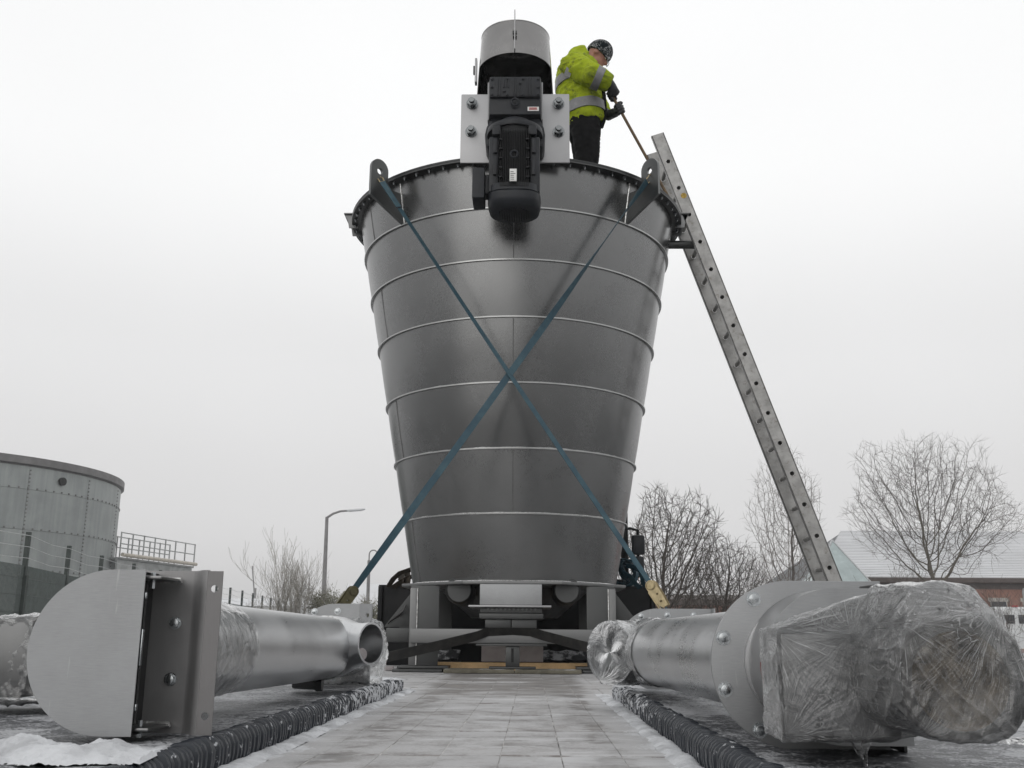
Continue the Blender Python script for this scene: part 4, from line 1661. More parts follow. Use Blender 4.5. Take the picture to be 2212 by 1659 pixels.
# gearbox and motor inside the wrap
b = MB()
b.box((0.412, 1.735, 0.105), (0.60, 1.863, 0.268))
b.build('gearbox', 'frame_steel', cr, bevel=0.006)
b = MB()
b.lathe([(0.0, 0.0), (0.070, 0.0), (0.082, 0.012), (0.084, 0.05), (0.084, 0.24), (0.0, 0.24)], 40, M=Matrix.Translation((0.606, 1.50, 0.203)) @ Matrix.Rotation(R(-90), 4, 'X'))
mo = b.build('motor', simple('grey_motor_paint', (0.04, 0.038, 0.035), 0.5, scale=14, var=0.3), cr)
for k in range(24):
    a = 2 * math.pi * k / 24
    b = MB()
    b.box((-0.002, 0.06, -0.0855), (0.002, 0.23, -0.078), Matrix.Translation((0.606, 1.50, 0.203)) @ Matrix.Rotation(a, 4, 'Y'))
    b.build('cooling_fin', 'black_paint', mo)
# fan grille with the crumpled film's reflections put into its colour as brown blotches
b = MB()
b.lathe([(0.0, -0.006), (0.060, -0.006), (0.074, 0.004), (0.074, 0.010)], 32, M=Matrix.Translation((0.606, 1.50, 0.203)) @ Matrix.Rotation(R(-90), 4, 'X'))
b.build('fan_grille', simple('blotched_fan_grille', (0.10, 0.08, 0.055), 0.7, scale=22, var=0.8, dirt_or_reflection=((0.006, 0.006, 0.008), 1.0), bump=0.6, bscale=50, spec=0.2), mo)
b = MB()
b.box((0.560, 1.56, 0.283), (0.650, 1.70, 0.335))
b.build('terminal_box', 'frame_steel', mo, bevel=0.008)
film_pts = []
for x in (0.403, 0.56):
    for z in (0.097, 0.275):
        film_pts.append(Vector((x, 1.726, z)))
        film_pts.append(Vector((x, 1.858, z)))
for k in range(20):
    a = 2 * math.pi * k / 20
    film_pts.append(Vector((0.600 + 0.088 * math.cos(a), 1.70, 0.195 + 0.088 * math.sin(a))))
film_pts += [Vector((0.56, 1.70, 0.335)), Vector((0.64, 1.71, 0.335))]
wrap_hull(film_pts, 'plastic_wrap', cr, 0.0055, 0.0022, 13, 5.0, 'film_motor')
film_pts = []
for y in (1.490, 1.74):
    for k in range(30):
        a = 2 * math.pi * k / 30
        e = 2 / 2.7
        film_pts.append(Vector((0.608 + 0.091 * math.copysign(abs(math.cos(a)) ** e, math.cos(a)), y, 0.203 + 0.085 * math.copysign(abs(math.sin(a)) ** e, math.sin(a)))))
film_pts += [Vector((0.556, 1.550, 0.338)), Vector((0.655, 1.545, 0.338)), Vector((0.556, 1.71, 0.345)), Vector((0.655, 1.71, 0.342)), Vector((0.605, 1.54, 0.345))]
wrap_hull(film_pts, 'plastic_wrap', cr, 0.0055, 0.0026, 13, 11.0, 'film_end')
# loose tails of film
def tail(pts, w0, w1, parent, seed):
    P = [Vector(p) for p in pts]
    rows = []
    n = 26
    for i in range(n + 1):
        f = i / n * (len(P) - 1)
        k = min(int(f), len(P) - 2)
        c = P[k].lerp(P[k + 1], f - k)
        w = w0 + (w1 - w0) * i / n
        rows.append([c + Vector((w * (j / 8 - 0.5), 0.012 * math.sin(j * 1.7 + i * 0.3 + seed), 0.006 * math.sin(j * 2.1 + seed))) for j in range(9)])
    mb = MB()
    mb.rings(rows, False, False)
    o = mb.build('plastic_tail', 'film', parent)
    crumple(o, 0.0015, 24, seed)


tail([(0.520, 1.722, 0.125), (0.524, 1.716, 0.098), (0.530, 1.712, 0.064)], 0.055, 0.004, cr, 1.0)
tail([(0.690, 1.60, 0.17), (0.75, 1.66, 0.14), (0.83, 1.72, 0.15)], 0.03, 0.05, cr, 3.0)
tail([(0.67, 1.55, 0.30), (0.72, 1.60, 0.25), (0.80, 1.66, 0.18)], 0.05, 0.02, cr, 5.0)
tail([(0.66, 1.60, 0.12), (0.74, 1.63, 0.11), (0.82, 1.66, 0.12)], 0.04, 0.02, cr, 7.0)
# outlet towards the middle of the deck with film over it
mR = Vector((0.284, 3.74, 0.204))
rR = Vector((0.452, 3.90, 0.207))
dR = (mR - rR).normalized()
b = MB()
up_ = Vector((0, 0, 1))
sd_ = dR.cross(up_)
rs = [[rR.lerp(mR, f) + up_ * rr * math.cos(q) + sd_ * rr * math.sin(q) for q in [2 * math.pi * w / 48 for w in range(48)]] for f, rr in ((0, .108), (1, .108), (1, .102), (0.2, .102))]
b.rings(rs, True, False)
b.build('outlet', 'pipe', cr)
b = MB()
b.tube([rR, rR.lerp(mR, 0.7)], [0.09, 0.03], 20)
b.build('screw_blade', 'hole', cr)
sleeve(rR.lerp(mR, 0.1) + Vector((0.01, 0.0, 0)), mR + dR * 0.004, 0.116, 0.112, cr, 'plastic_wrap', 6.0, 0.006)
# film stretched over the mouth
rows = []
for i in range(9):
    rr = 0.111 * i / 8
    rows.append([mR + dR * (0.006 + 0.004 * (1 - i / 8) * math.sin(q * 3)) + up_ * rr * math.cos(q) + sd_ * rr * math.sin(q) for q in [2 * math.pi * w / 40 for w in range(40)]])
b = MB()
b.rings(rows, True, False)
mf = b.build('plastic_wrap', 'film_clear', cr)
crumple(mf, 0.0014, 18, 12)
sleeve(Pa.lerp(Pb, 0.72), Pa.lerp(Pb, 0.95), 0.115, 0.118, cr, 'plastic_wrap', 9.0, 0.005)
b = MB()
yE = 4.17
b.prism(dshape(0.505, 0.212, 0.158, 0.72, yE), (0, 0.008, 0))
ep2 = b.build('end_plate', 'matt_plate', cr)
pbolt(ep2, [(0.440, yE, 0.340), (0.545, yE, 0.345), (0.65, yE, 0.345)], (0, -1, 0), 0.011, 0.008)
b = MB()
b.box((0.721, yE - 0.06, 0.056), (0.727, yE + 0.008, 0.37))
b.build('end_plate_return', 'matt_plate', ep2)

# ================================================================== LASHING STRAPS
def strap(p0, p1, ups, width, label, mat, ratchet_mat, ratchet_side, n=40, group='blue lashing straps crossed over the hopper'):
    p0, p1 = Vector(p0), Vector(p1)
    root = empty('lashing_strap', (p1.x, p1.y, 0.0), label, 'strap', group)
    pts, us = [], []
    for i in range(n + 1):
        f = i / n
        pts.append(p0.lerp(p1, f) + Vector((0, 0, -0.01 * math.sin(math.pi * f))))
        us.append(ups(f))
    b = MB()
    b.ribbon(pts, width, 0.003, us)
    wb = b.build('webbing', mat, root, smooth=False)
    # doubled and stitched end below the hook
    t = (p1 - p0).normalized()
    b = MB()
    i1 = max(3, int(n * 0.075))
    b.ribbon([p + Vector((0, -0.004, 0)) for p in pts[:i1 + 1]], width * 1.12, 0.004, us[:i1 + 1])
    b.build('stitched_end', mat, root, smooth=False)
    b = MB()
    e = pts[i1]
    b.ribbon([e + Vector((0, -0.004, 0)), e + t * 0.012 + Vector((0, -0.004, 0))], width * 1.15, 0.006, [us[i1]] * 2)
    b.build('stitching', 'stitch', root)
    # claw hook of bent rod
    w = (us[0] - t * us[0].dot(t)).normalized()
    nn = t.cross(w)
    b = MB()
    hk = p0 - t * 0.075
    for s_ in (-1, 1):
        b.tube([p0 + w * s_ * width * 0.42, p0 - t * 0.03 + w * s_ * width * 0.46 + nn * 0.006, p0 - t * 0.05 + w * s_ * 0.016 - nn * 0.006, hk + w * s_ * 0.006], 0.0045, 8)
    b.tube([p0 + w * width * 0.46, p0 - w * width * 0.46], 0.0045, 8)
    b.build('hook', 'brass', root)
    # ratchet buckle at the lower end
    d = t
    side = Vector(ratchet_side)
    side = (side - d * side.dot(d)).normalized()
    nn = d.cross(side)
    M = Matrix((( side.x, nn.x, d.x, p1.x), (side.y, nn.y, d.y, p1.y), (side.z, nn.z, d.z, p1.z), (0, 0, 0, 1)))
    rt = None
    for s_ in (-1, 1):
        b = MB()
        out = [(-0.024, s_ * 0.030, -0.02)]
        poly = []
        for k in range(13):
            a = math.pi * k / 12
            poly.append(Vector((0.034 * math.cos(a), s_ * 0.028, -0.034 * math.sin(a) + 0.012)))
        poly += [Vector((-0.030, s_ * 0.028, 0.13)), Vector((-0.012, s_ * 0.028, 0.165)), Vector((0.024, s_ * 0.028, 0.165)), Vector((0.032, s_ * 0.028, 0.10))]
        b.holed([M @ p for p in poly], [(M @ Vector((0, s_ * 0.028, 0.125)), 0.008), (M @ Vector((0.006, s_ * 0.028, 0.075)), 0.007)], (M.to_3x3() @ Vector((0, 0.004, 0))), 12)
        b.build('ratchet_cheek', ratchet_mat, root)
    b = MB()
    b.tube([M @ Vector((0, -0.036, 0.010)), M @ Vector((0, 0.036, 0.010))], 0.021, 20)
    b.build('ratchet_spool', ratchet_mat, root)
    b = MB()
    b.lathe([(0.026, -0.040), (0.030, -0.037), (0.030, -0.034), (0.026, -0.034)], 16, M=M @ Matrix.Translation((0, 0, 0.010)) @ Matrix.Rotation(R(90), 4, 'X'), closed_prof=True)
    b.build('ratchet_wheel', ratchet_mat, root)
    b = MB()
    b.box((-0.042, -0.026, 0.035), (-0.034, 0.026, 0.16), M)
    b.build('ratchet_handle', ratchet_mat, root, bevel=0.004)
    # tail strap down to the deck edge
    b = MB()
    e0 = p1 + d * 0.165
    e1 = Vector((e0.x + d.x * 0.2, e0.y - 0.05, -0.02))
    b.ribbon([e0, e0.lerp(e1, 0.5), e1], width, 0.003, [nn] * 3)
    b.build('anchor_webbing', mat, root, smooth=False)
    return root


Lh, Lu, Ln = lugL
Rh, Ru, Rn = lugR
pL0 = Lh + Vector((0.030, -0.02, -0.085))
pR0 = Rh + Vector((-0.030, -0.02, -0.085))


def turn(p0, p1, angle):
    """direction of the webbing's width: 0 lies flat to somebody standing behind the lorry, 90 shows its edge"""
    t_ = (Vector(p1) - Vector(p0)).normalized()
    vw = Vector((0.0, 1.0, 0.25)).normalized()
    wf = t_.cross(vw).normalized()
    vv = wf.cross(t_).normalized()
    return lambda f: wf * math.cos(R(angle(f))) + vv * math.sin(R(angle(f)))


eL, eR = at(1406, 1262, 6.45), at(764, 1274, 6.45)
up_left = turn(pL0, eL, lambda f: 50 + 8 * math.sin(f * 5.0 + 0.5) - (25 * max(0, 0.12 - f) / 0.12))
up_right = turn(pR0, eR, lambda f: 45 + 40 * min(1, f / 0.10) if f < 0.18 else (85 - 100 * min(1, (f - 0.18) / 0.30) if f < 0.8 else -15 + 300 * (f - 0.8)))
sL = strap(pL0, eL, up_left, 0.041, 'blue lashing strap from the left lug to a bright yellow ratchet', 'blue_strap', 'brass', (0.9, -0.35, 0.2))
sR = strap(pR0, eR, up_right, 0.048, 'blue twisted lashing strap from the right lug to a dirty brown ratchet', 'blue_strap', 'old_brass', (0.9, 0.35, 0.2))
# low black strap pulled over the cross beam
b = MB()
pts = [at(800, 1432, 6.9), at(835, 1420, 7.0), at(940, 1396, 7.25), at(1030, 1374, 7.49), at(1055, 1364, 7.535), at(1108, 1361, 7.535), at(1145, 1364, 7.535), at(1170, 1372, 7.50), at(1260, 1396, 7.25), at(1350, 1416, 7.0), at(1420, 1430, 6.8)]
b.ribbon(pts, 0.078, 0.004, [Vector((0.05, -0.55, 0.8))] * len(pts))
ks = b.build('lashing_strap', 'black_strap', None, smooth=False)
tag(setbase(ks, (AX, 7.3, 0.25)), 'black strap pulled low over the bright cross beam of the hopper frame', 'strap')
# spare webbing on the headboard
def bundle(c, loops, mat, label, seed, width=0.05, sc=1.0):
    r2 = random.Random(seed)
    root = empty('webbing_bundle', c, label, 'strap')
    c = Vector(c)
    for k in range(loops):
        pts, us = [], []
        ph, tl = r2.uniform(0, 6.3), r2.uniform(-0.6, 0.6)
        rx, rz = r2.uniform(0.05, 0.11) * sc, r2.uniform(0.07, 0.13) * sc
        ox, oy = r2.uniform(-0.07, 0.07) * sc, r2.uniform(-0.05, 0.05)
        for i in range(25):
            a = 2 * math.pi * i / 24
            pts.append(c + Vector((ox + rx * math.cos(a) * math.cos(tl) + 0.02 * math.sin(2 * a + ph), oy + rx * math.cos(a) * math.sin(tl), 0.10 * sc + rz * math.sin(a) * (1 + 0.2 * math.sin(a + ph)))))
            us.append(Vector((math.sin(tl), -math.cos(tl), 0.3 * math.sin(a + ph))))
        b = MB()
        b.ribbon(pts, width, 0.004, us)
        b.build('webbing_loop', mat, root)
    return root


b1 = bundle((0.80, 9.30, 0.70), 9, 'blue_strap', 'tangled blue webbing heaped on the right end of the headboard', 3, 0.05, 1.15)
for pts in ([at(1352, 1222, 9.2), at(1368, 1224, 9.18), at(1384, 1236, 9.18), at(1390, 1262, 9.2), at(1405, 1272, 9.25)],
            [at(1345, 1236, 9.22), at(1362, 1246, 9.2), at(1374, 1262, 9.2), at(1384, 1270, 9.25)]):
    b = MB()
    b.ribbon(pts, 0.055, 0.004, [Vector((0.2, -0.8, 0.5))] * len(pts))
    b.build('webbing_tail', 'blue_strap', b1)
b2 = empty('webbing_bundle', (-1.15, 9.25, 0.70), 'brown webbing strap slung over the left end of the headboard', 'strap')
for pts in ([at(838, 1268, 9.25), at(850, 1250, 9.2), at(864, 1238, 9.15), at(884, 1231, 9.15), at(905, 1228, 9.3)],
            [at(848, 1269, 9.25), at(864, 1258, 9.22), at(876, 1250, 9.2), at(895, 1244, 9.25)]):
    b = MB()
    b.ribbon(pts, 0.055, 0.005, [Vector((0.1, -0.8, 0.6))] * len(pts))
    b.build('webbing_strip', 'brown_strap', b2)
for pts in ([at(870, 1237, 9.2), at(866, 1252, 9.2), at(872, 1270, 9.28)], [at(880, 1234, 9.2), at(881, 1252, 9.2), at(876, 1270, 9.28)]):
    b = MB()
    b.ribbon(pts, 0.06, 0.005, [Vector((0.8, -0.5, 0.1))] * len(pts))
    b.build('webbing_strip', 'brown_strap', b2)
b = MB()
pts = [at(836, 1352, 7.9), at(846, 1340, 7.85), at(858, 1332, 7.85), at(872, 1318, 7.8), at(876, 1306, 7.8)]
b.ribbon(pts, 0.04, 0.006, [Vector((0.5, -0.7, 0.5))] * len(pts))
o = b.build('strap_end', 'black_strap', None)
tag(setbase(o, pts[0]), 'short dark strap end hooked on the left gusset of the hopper frame', 'strap')

# ================================================================== TIMBER AND BLOCK UNDER THE HOPPER
def plank(a, c, mat, label, rot=0.0, name='timber_plank', cat='plank', group=None, bev=0.003):
    b = MB()
    a, c = Vector(a), Vector(c)
    ctr = (a + c) / 2
    M = Matrix.Translation(ctr) @ Matrix.Rotation(rot, 4, 'Z')
    h = (c - a) / 2
    b.box(-h, h, M)
    o = b.build(name, mat, None, bevel=bev)
    setbase(o, (ctr.x, ctr.y, a.z))
    return tag(o, label, cat, group)


plank((-0.90, 7.95, 0.002), (0.60, 8.05, 0.062), 'timber', 'fresh yellow timber plank lying across the deck under the hopper', R(-1.2))
plank((-0.62, 7.42, 0.002), (-0.12, 7.70, 0.028), 'old_timber', 'weathered packing board left of the support post foot', R(1.0))
plank((-0.11, 7.42, 0.002), (0.36, 7.70, 0.028), 'old_timber', 'weathered packing board right of the support post foot', R(-1.5))
plank((-1.00, 7.56, 0.002), (-0.64, 7.86, 0.022), 'dark_steel', 'steel shim plate under the front left leg of the hopper', 0.0, 'shim_plate', 'plate')
plank((0.37, 7.56, 0.002), (0.72, 7.86, 0.022), 'dark_steel', 'steel shim plate under the front right leg of the hopper', 0.0, 'shim_plate', 'plate')
plank((-0.80, 8.76, 0.002), (0.50, 9.05, 0.024), 'old_timber', 'weathered board under the rear legs of the hopper', 0.0)
plank((-0.385, 8.15, 0.064), (0.095, 8.42, 0.186), 'concrete', 'pale concrete block standing behind the support post', 0.0, 'concrete_block', 'block', bev=0.006)
plank((-1.10, 7.9, 0.002), (-1.04, 8.0, 0.03), 'concrete', 'small pale packing block left of the front left leg', 0.1, 'packing_block', 'block')
b = MB()
rr_ = random.Random(5)
for sgn, x0 in ((-1, -0.42), (1, 0.10)):
    pts = [Vector((x0 + sgn * 0.05 * k - (0.18 if sgn < 0 else 0), 8.75 + 0.01 * math.sin(k * 2), 0.10 + 0.008 * math.sin(k * 1.9))) for k in range(9)]
    b.ribbon(pts, 0.09, 0.02, [Vector((0, 0.6, 0.8))] * 9)
fs = b.build('rubber_strip', simple('snowy_rubber', (0.01, 0.011, 0.013), 0.7, snow=0.35, scale=20), None)
tag(setbase(fs, (AX, 8.75, 0.03)), 'black rubber strip with snow on it behind the concrete block', 'strip')

# ================================================================== LADDER
lad = empty('extension_ladder', at(1815, 1265, 8.45) + Vector((0.33, 0, -1.15)), 'dirty aluminium extension ladder leaning on the right of the hopper rim', 'ladder')
top = at(1419, 290, 8.12)
bot0 = at(1806, 1265, 8.12)
dl = (bot0 - top).normalized()
foot = top + dl * ((top.z - GZ) / -dl.z)
nl = Vector((-dl.z, 0, dl.x)).normalized()      # across the ladder's depth, towards the upper right
if nl.x < 0:
    nl = -nl
LY = 0.36                                          # ladder width, away from the camera
Llen = (foot - top).length
SW = 0.125                                         # visible depth of a stile


def stile(y, start, off, depth, holes, parent):
    """box section with lips, drilled for the rung ends on its outer face"""
    b = MB()
    a = top + dl * start + nl * off
    e = foot + nl * off
    e = a + dl * ((e - a).dot(dl))
    n0, n1 = nl * (-depth / 2), nl * (depth / 2)
    yv = Vector((0, y, 0))
    ctrs = [(a + dl * h + yv, 0.019) for h in holes if 0.05 < h < (e - a).length - 0.05]
    b.holed([a + n0 + yv, e + n0 + yv, e + n1 + yv, a + n1 + yv], ctrs, (0, 0.004, 0), 14)
    for s_ in (-1, 1):
        q0 = a + nl * (s_ * (depth / 2 - 0.002)) + yv
        q1 = e + nl * (s_ * (depth / 2 - 0.002)) + yv
        w = nl * 0.004
        b.rings([[q0 - w, q0 + w, q0 + w + Vector((0, 0.028, 0)), q0 - w + Vector((0, 0.028, 0))],
                 [q1 - w, q1 + w, q1 + w + Vector((0, 0.028, 0)), q1 - w + Vector((0, 0.028, 0))]])
    return b.build('stile', 'alu', parent)


holes = [0.275 + 0.262 * k for k in range(22)]
stile(0.0, 0.0, 0.005, 0.110, holes, lad)
stile(LY, 0.0, 0.005, 0.110, holes, lad)
for h in holes:
    if h > Llen - 0.1:
        continue
    b = MB()
    p = top + dl * h + nl * 0.005
    b.tube([p + Vector((0, 0.001, 0)), p + Vector((0, LY, 0))], 0.0178, 12, False)
    b.build('rung', 'alu', lad)
b = MB()
p = top + dl * 0.62 + nl * 0.02
b.tube([p + Vector((0, -0.0015, 0)), p + Vector((0, 0.0, 0))], 0.026, 12)
b.build('paint_spot', simple('ochre_paint', (0.42, 0.28, 0.05), 0.7, scale=40, var=0.4), lad)

# ================================================================== PERSON
pe = empty('person', (0.45, 8.0, 3.725), 'person in a dirty yellow hi-vis jacket and patterned beanie standing on the hopper lid', 'person')


def sph(p, q, rp, rq, n=7):
    p, q = Vector(p), Vector(q)
    return [(p.lerp(q, i / n), rp + (rq - rp) * i / n, rp + (rq - rp) * i / n) for i in range(n + 1)]


hipc = Vector((0.44, 8.0, 4.62))
HEAD = at(1293, 118, 8.0)
MH = Matrix.Rotation(R(38), 4, 'Y')               # head bowed, looking down to the right
sh_n, el_n, wr_n = at(1236, 140, 7.82), at(1280, 164, 7.71), at(1318, 181, 7.74)
sh_f, el_f, wr_f = at(1262, 150, 8.20), at(1290, 220, 8.20), at(1306, 251, 8.03)
hd_n, hd_f = at(1325, 203, 7.78), at(1331, 246, 7.88)
neck0, neck1 = at(1262, 132, 8.0), at(1284, 124, 8.0)
body = MB()
body.loft([((0.45, 8, 4.60), .15, .11), ((0.43, 8, 4.8), .15, .11), ((0.40, 8, 5.0), .17, .12), ((0.42, 8, 5.13), .15, .10), (neck0, .07, .07), (neck1, .055, .06)])
for s_, (a_, e_, w_) in ((-1, (sh_n, el_n, wr_n)), (1, (sh_f, el_f, wr_f))):
    body.loft([(Vector((0.40, 8.0 + s_ * 0.10, 5.08)), .06, .06), (a_, .058, .058), (e_, .045, .045), (w_, .032, .032)])
for s_ in (-1, 1):
    body.loft([((0.44, 8 + s_ * .08, 4.66), .085, .10), ((0.46, 8 + s_ * .10, 4.22), .06, .065), ((0.44, 8 + s_ * .11, 3.86), .042, .045)])
body.ell(HEAD + MH @ Vector((0, 0, 0.02)), (0.098, 0.075, 0.108), MH)
body.ell(HEAD + MH @ Vector((0.030, 0, -0.055)), (0.064, 0.056, 0.070), MH)
body.ell(HEAD + MH @ Vector((0.100, 0, -0.030)), (0.022, 0.014, 0.026), MH)
body.ell(HEAD + MH @ Vector((0.082, 0, -0.078)), (0.020, 0.028, 0.012), MH)
body.ell(HEAD + MH @ Vector((0.072, 0, -0.105)), (0.026, 0.028, 0.022), MH)
for s_ in (-1, 1):
    body.ell(HEAD + MH @ Vector((-0.012, s_ * 0.076, -0.020)), (0.022, 0.010, 0.034), MH)
fuse(body, 0.010, 'body', 'skin', pe, 3)
# eyes and spectacles
for s_ in (-1, 1):
    b = MB()
    b.ell(HEAD + MH @ Vector((0.078, s_ * 0.032, -0.004)), (0.012, 0.013, 0.010), MH, 10)
    b.build('eye', 'label', pe)
    b = MB()
    rr = []
    for k in range(20):
        a = 2 * math.pi * k / 20
        rr.append(HEAD + MH @ Vector((0.112, s_ * 0.036 + 0.026 * math.cos(a), -0.010 + 0.020 * math.sin(a))))
    b.tube(rr + [rr[0]], 0.003, 6)
    b.tube([HEAD + MH @ Vector((0.110, s_ * 0.062, -0.006)), HEAD + MH @ Vector((0.0, s_ * 0.084, -0.004))], 0.003, 6)
    b.build('spectacle_frame', 'zinc', pe)
# jacket
jk = MB()
JT = [((0.465, 8, 4.545), .195, .165), ((0.45, 8, 4.62), .205, .185), ((0.425, 8, 4.78), .205, .195), ((0.405, 8, 4.95), .21, .195), ((0.40, 8, 5.06), .205, .185)]
jk.loft(JT + [((0.42, 8, 5.15), .17, .155), (at(1250, 124, 8), .105, .105), (at(1266, 118, 8), .078, .080)])
SLN = [(Vector((0.38, 7.90, 5.05)), .10, .115), (sh_n, .105, .115), (sh_n.lerp(el_n, .5), .100, .105), (el_n, .098, .098), (el_n.lerp(wr_n, .5), .088, .086), (wr_n, .074, .074)]
SLF = [(Vector((0.40, 8.10, 5.05)), .10, .115), (sh_f, .100, .105), (el_f, .085, .085), (wr_f.lerp(el_f, .15), .065, .065)]
jk.loft(SLN)
jk.loft(SLF)
jo = fuse(jk, 0.012, 'jacket', 'jacket', pe, 3, 0.017, 8.0, 2.0)


def band(pts, f0, f1, grow, parent, side=(0, 1, 0)):
    """a strip of tape that follows the loft it is sewn to"""
    def ev(f):
        f = f * (len(pts) - 1)
        k = min(int(f), len(pts) - 2)
        u = f - k
        return (Vector(pts[k][0]).lerp(Vector(pts[k + 1][0]), u), pts[k][1] * (1 - u) + pts[k + 1][1] * u + grow, pts[k][2] * (1 - u) + pts[k + 1][2] * u + grow)
    mb = MB()
    mb.loft([ev(f0 + (f1 - f0) * i / 4) for i in range(5)], side, 40)
    o = mb.build('reflective_band', 'band', parent)
    for v in o.data.vertices:
        q = (v.co + origin_of(parent))
        v.co += Vector((mnoise.noise(q * 14), mnoise.noise(q * 15 + Vector((3, 0, 0))), mnoise.noise(q * 11))) * 0.006
    return o


band(JT, 0.26, 0.40, 0.014, pe)
band(JT, 0.70, 0.83, 0.014, pe)
band(SLN, 0.64, 0.80, 0.012, pe)
# shoulder stripe running down chest and back
b = MB()
pts = [at(1252, 122, 7.86), at(1240, 133, 7.78), at(1230, 148, 7.745), at(1224, 165, 7.755)]
b.ribbon(pts, 0.055, 0.004, [Vector((1, 0.1, 0.25))] * 4)
b.build('reflective_band', 'band', pe)
b = MB()
pts = [Vector((0.60, 7.93, 4.50)), Vector((0.632, 7.93, 4.62)), Vector((0.625, 7.93, 4.8)), Vector((0.60, 7.93, 4.98))]
b.ribbon(pts, 0.03, 0.02, [Vector((0.3, -1, 0))] * 4)
b.build('jacket_zip', 'trouser', pe)
# trousers and boots
tr = MB()
tr.loft([((0.445, 8, 4.70), .175, .155), ((0.45, 8, 4.56), .18, .150), ((0.452, 8, 4.44), .165, .135)])
for s_ in (-1, 1):
    tr.loft([((0.448, 8 + s_ * .085, 4.60), .095, .135), ((0.462, 8 + s_ * .10, 4.40), .095, .118), ((0.468, 8 + s_ * .105, 4.22), .088, .100), ((0.455, 8 + s_ * .11, 4.0), .078, .088), ((0.445, 8 + s_ * .11, 3.80), .078, .085)])
fuse(tr, 0.013, 'trousers', 'trouser', pe, 3, 0.010, 10.0, 5.0)
for s_ in (-1, 1):
    b = MB()
    b.loft([((0.385, 8 + s_ * .11, 3.775), .045, .045), ((0.45, 8 + s_ * .11, 3.785), .05, .05), ((0.54, 8 + s_ * .11, 3.77), .05, .036), ((0.60, 8 + s_ * .11, 3.762), .035, .022)])
    b.build('boot', 'boot', pe)
# beanie: a knitted cap pulled over brow and ears
b = MB()
rs = []
for i in range(13):
    th = R(8 + 92 * i / 12)
    rs.append([HEAD + MH @ (Vector((-0.004, 0, 0.022)) + Vector((0.116 * math.sin(th) * math.cos(q), 0.096 * math.sin(th) * math.sin(q), 0.122 * math.cos(th) + (0.0 if th < 1.5 else -0.01)))) for q in [2 * math.pi * w / 28 for w in range(28)]])
b.rings(rs)
b.build('beanie', 'beanie', pe)

# gloves: palm, four bent fingers and a thumb closed round the pole
pole_top, pole_bot = at(1313, 190, 7.80), at(1452, 440, 7.86)
pd = (pole_bot - pole_top).normalized()


def glove(wrist, hand, tofront, cuff_from):
    """fist round the pole: the palm behind it, fingers curling over the front"""
    s_ = pole_top + pd * (hand - pole_top).dot(pd)          # grip point on the pole
    ax = pd
    f = (s_ - wrist)
    f = (f - ax * f.dot(ax)).normalized()                    # from the wrist to the pole
    o_ = ax.cross(f).normalized() * tofront                  # to the front of the fist
    mb = MB()
    palm_c = s_ - f * 0.030 + o_ * 0.010
    mb.loft([(cuff_from, .048, .048), (wrist, .044, .044), (wrist.lerp(palm_c, .6), .040, .046), (palm_c, .030, .052), (palm_c + f * 0.02, .022, .05)], ax)
    for k in range(4):
        base = s_ - f * 0.020 + ax * (-0.036 + 0.024 * k) - o_ * 0.018
        L_ = (0.9, 1.05, 1.0, 0.85)[k]
        pts = [base, base + f * 0.034 * L_ - o_ * 0.006, base + f * 0.048 * L_ + o_ * 0.022, base + f * 0.030 + o_ * 0.048 * L_, base + f * 0.008 + o_ * 0.042 * L_]
        mb.tube(pts, [0.0135, 0.013, 0.0125, 0.012, 0.010], 10)
    tb_ = s_ - f * 0.035 - ax * 0.045 + o_ * 0.010
    mb.tube([tb_, tb_ + f * 0.022 - ax * 0.014 + o_ * 0.016, tb_ + f * 0.045 - ax * 0.004 + o_ * 0.026, tb_ + f * 0.052 + ax * 0.010 + o_ * 0.034], [0.017, 0.015, 0.013, 0.011], 10)
    return fuse(mb, 0.0045, 'glove', 'glove', pe, 2, 0.002, 30, 1)


glove(wr_n.lerp(hd_n, .30), hd_n, 1, wr_n.lerp(el_n, 0.12))
glove(wr_f.lerp(hd_f, .35), hd_f, -1, wr_f.lerp(el_f, 0.35))
b = MB()
b.tube([pole_top, pole_bot], 0.0125, 14)
pl_ = b.build('broom_handle', 'pole', None)
tag(setbase(pl_, pole_bot), 'long thin wooden pole held in both hands by the person on the hopper', 'pole')

# ================================================================== LEFT BACKGROUND: storage tank
TC, TR, TZ = Vector((-27.05, 45.0, 0)), 8.0, 7.12
st = empty('storage_tank', (TC.x, TC.y, GZ), 'big round grey bolted steel storage tank at the left edge', 'tank')
tiers = [GZ, 1.03, 2.65, 4.27, 5.89, TZ - 0.30]
SEAM0 = 11.5
for ti in range(len(tiers) - 1):
    for k in range(16):
        a0 = R(SEAM0 + 22.5 * k)
        b = MB()
        rs = []
        for q in range(9):
            a = a0 + R(22.5) * (q / 8) * 0.997
            d = Vector((math.cos(a), -math.sin(a), 0))
            rr_ = TR + 0.006 * (ti % 2)
            rs.append([TC + d * rr_ + Vector((0, 0, tiers[ti] + 0.006)), TC + d * rr_ + Vector((0, 0, tiers[ti + 1] - 0.006)),
                       TC + d * (rr_ - 0.05) + Vector((0, 0, tiers[ti + 1] - 0.006)), TC + d * (rr_ - 0.05) + Vector((0, 0, tiers[ti] + 0.006))])
        b.rings(rs)
        b.build('panel', 'galv', st)
b = MB()
b.lathe([(TR - 0.04, GZ), (TR - 0.04, TZ - 0.2), (0.0, TZ - 0.1)], 64, (TC.x, TC.y, 0))
b.build('tank_lining', 'seam', st)
b = MB()
b.lathe([(TR - 0.02, TZ - 0.25), (TR + 0.13, TZ - 0.22), (TR + 0.13, TZ + 0.08), (TR - 0.02, TZ + 0.10)], 128, (TC.x, TC.y, 0), closed_prof=True)
b.build('rim', 'galv_rim', st)
b = MB()
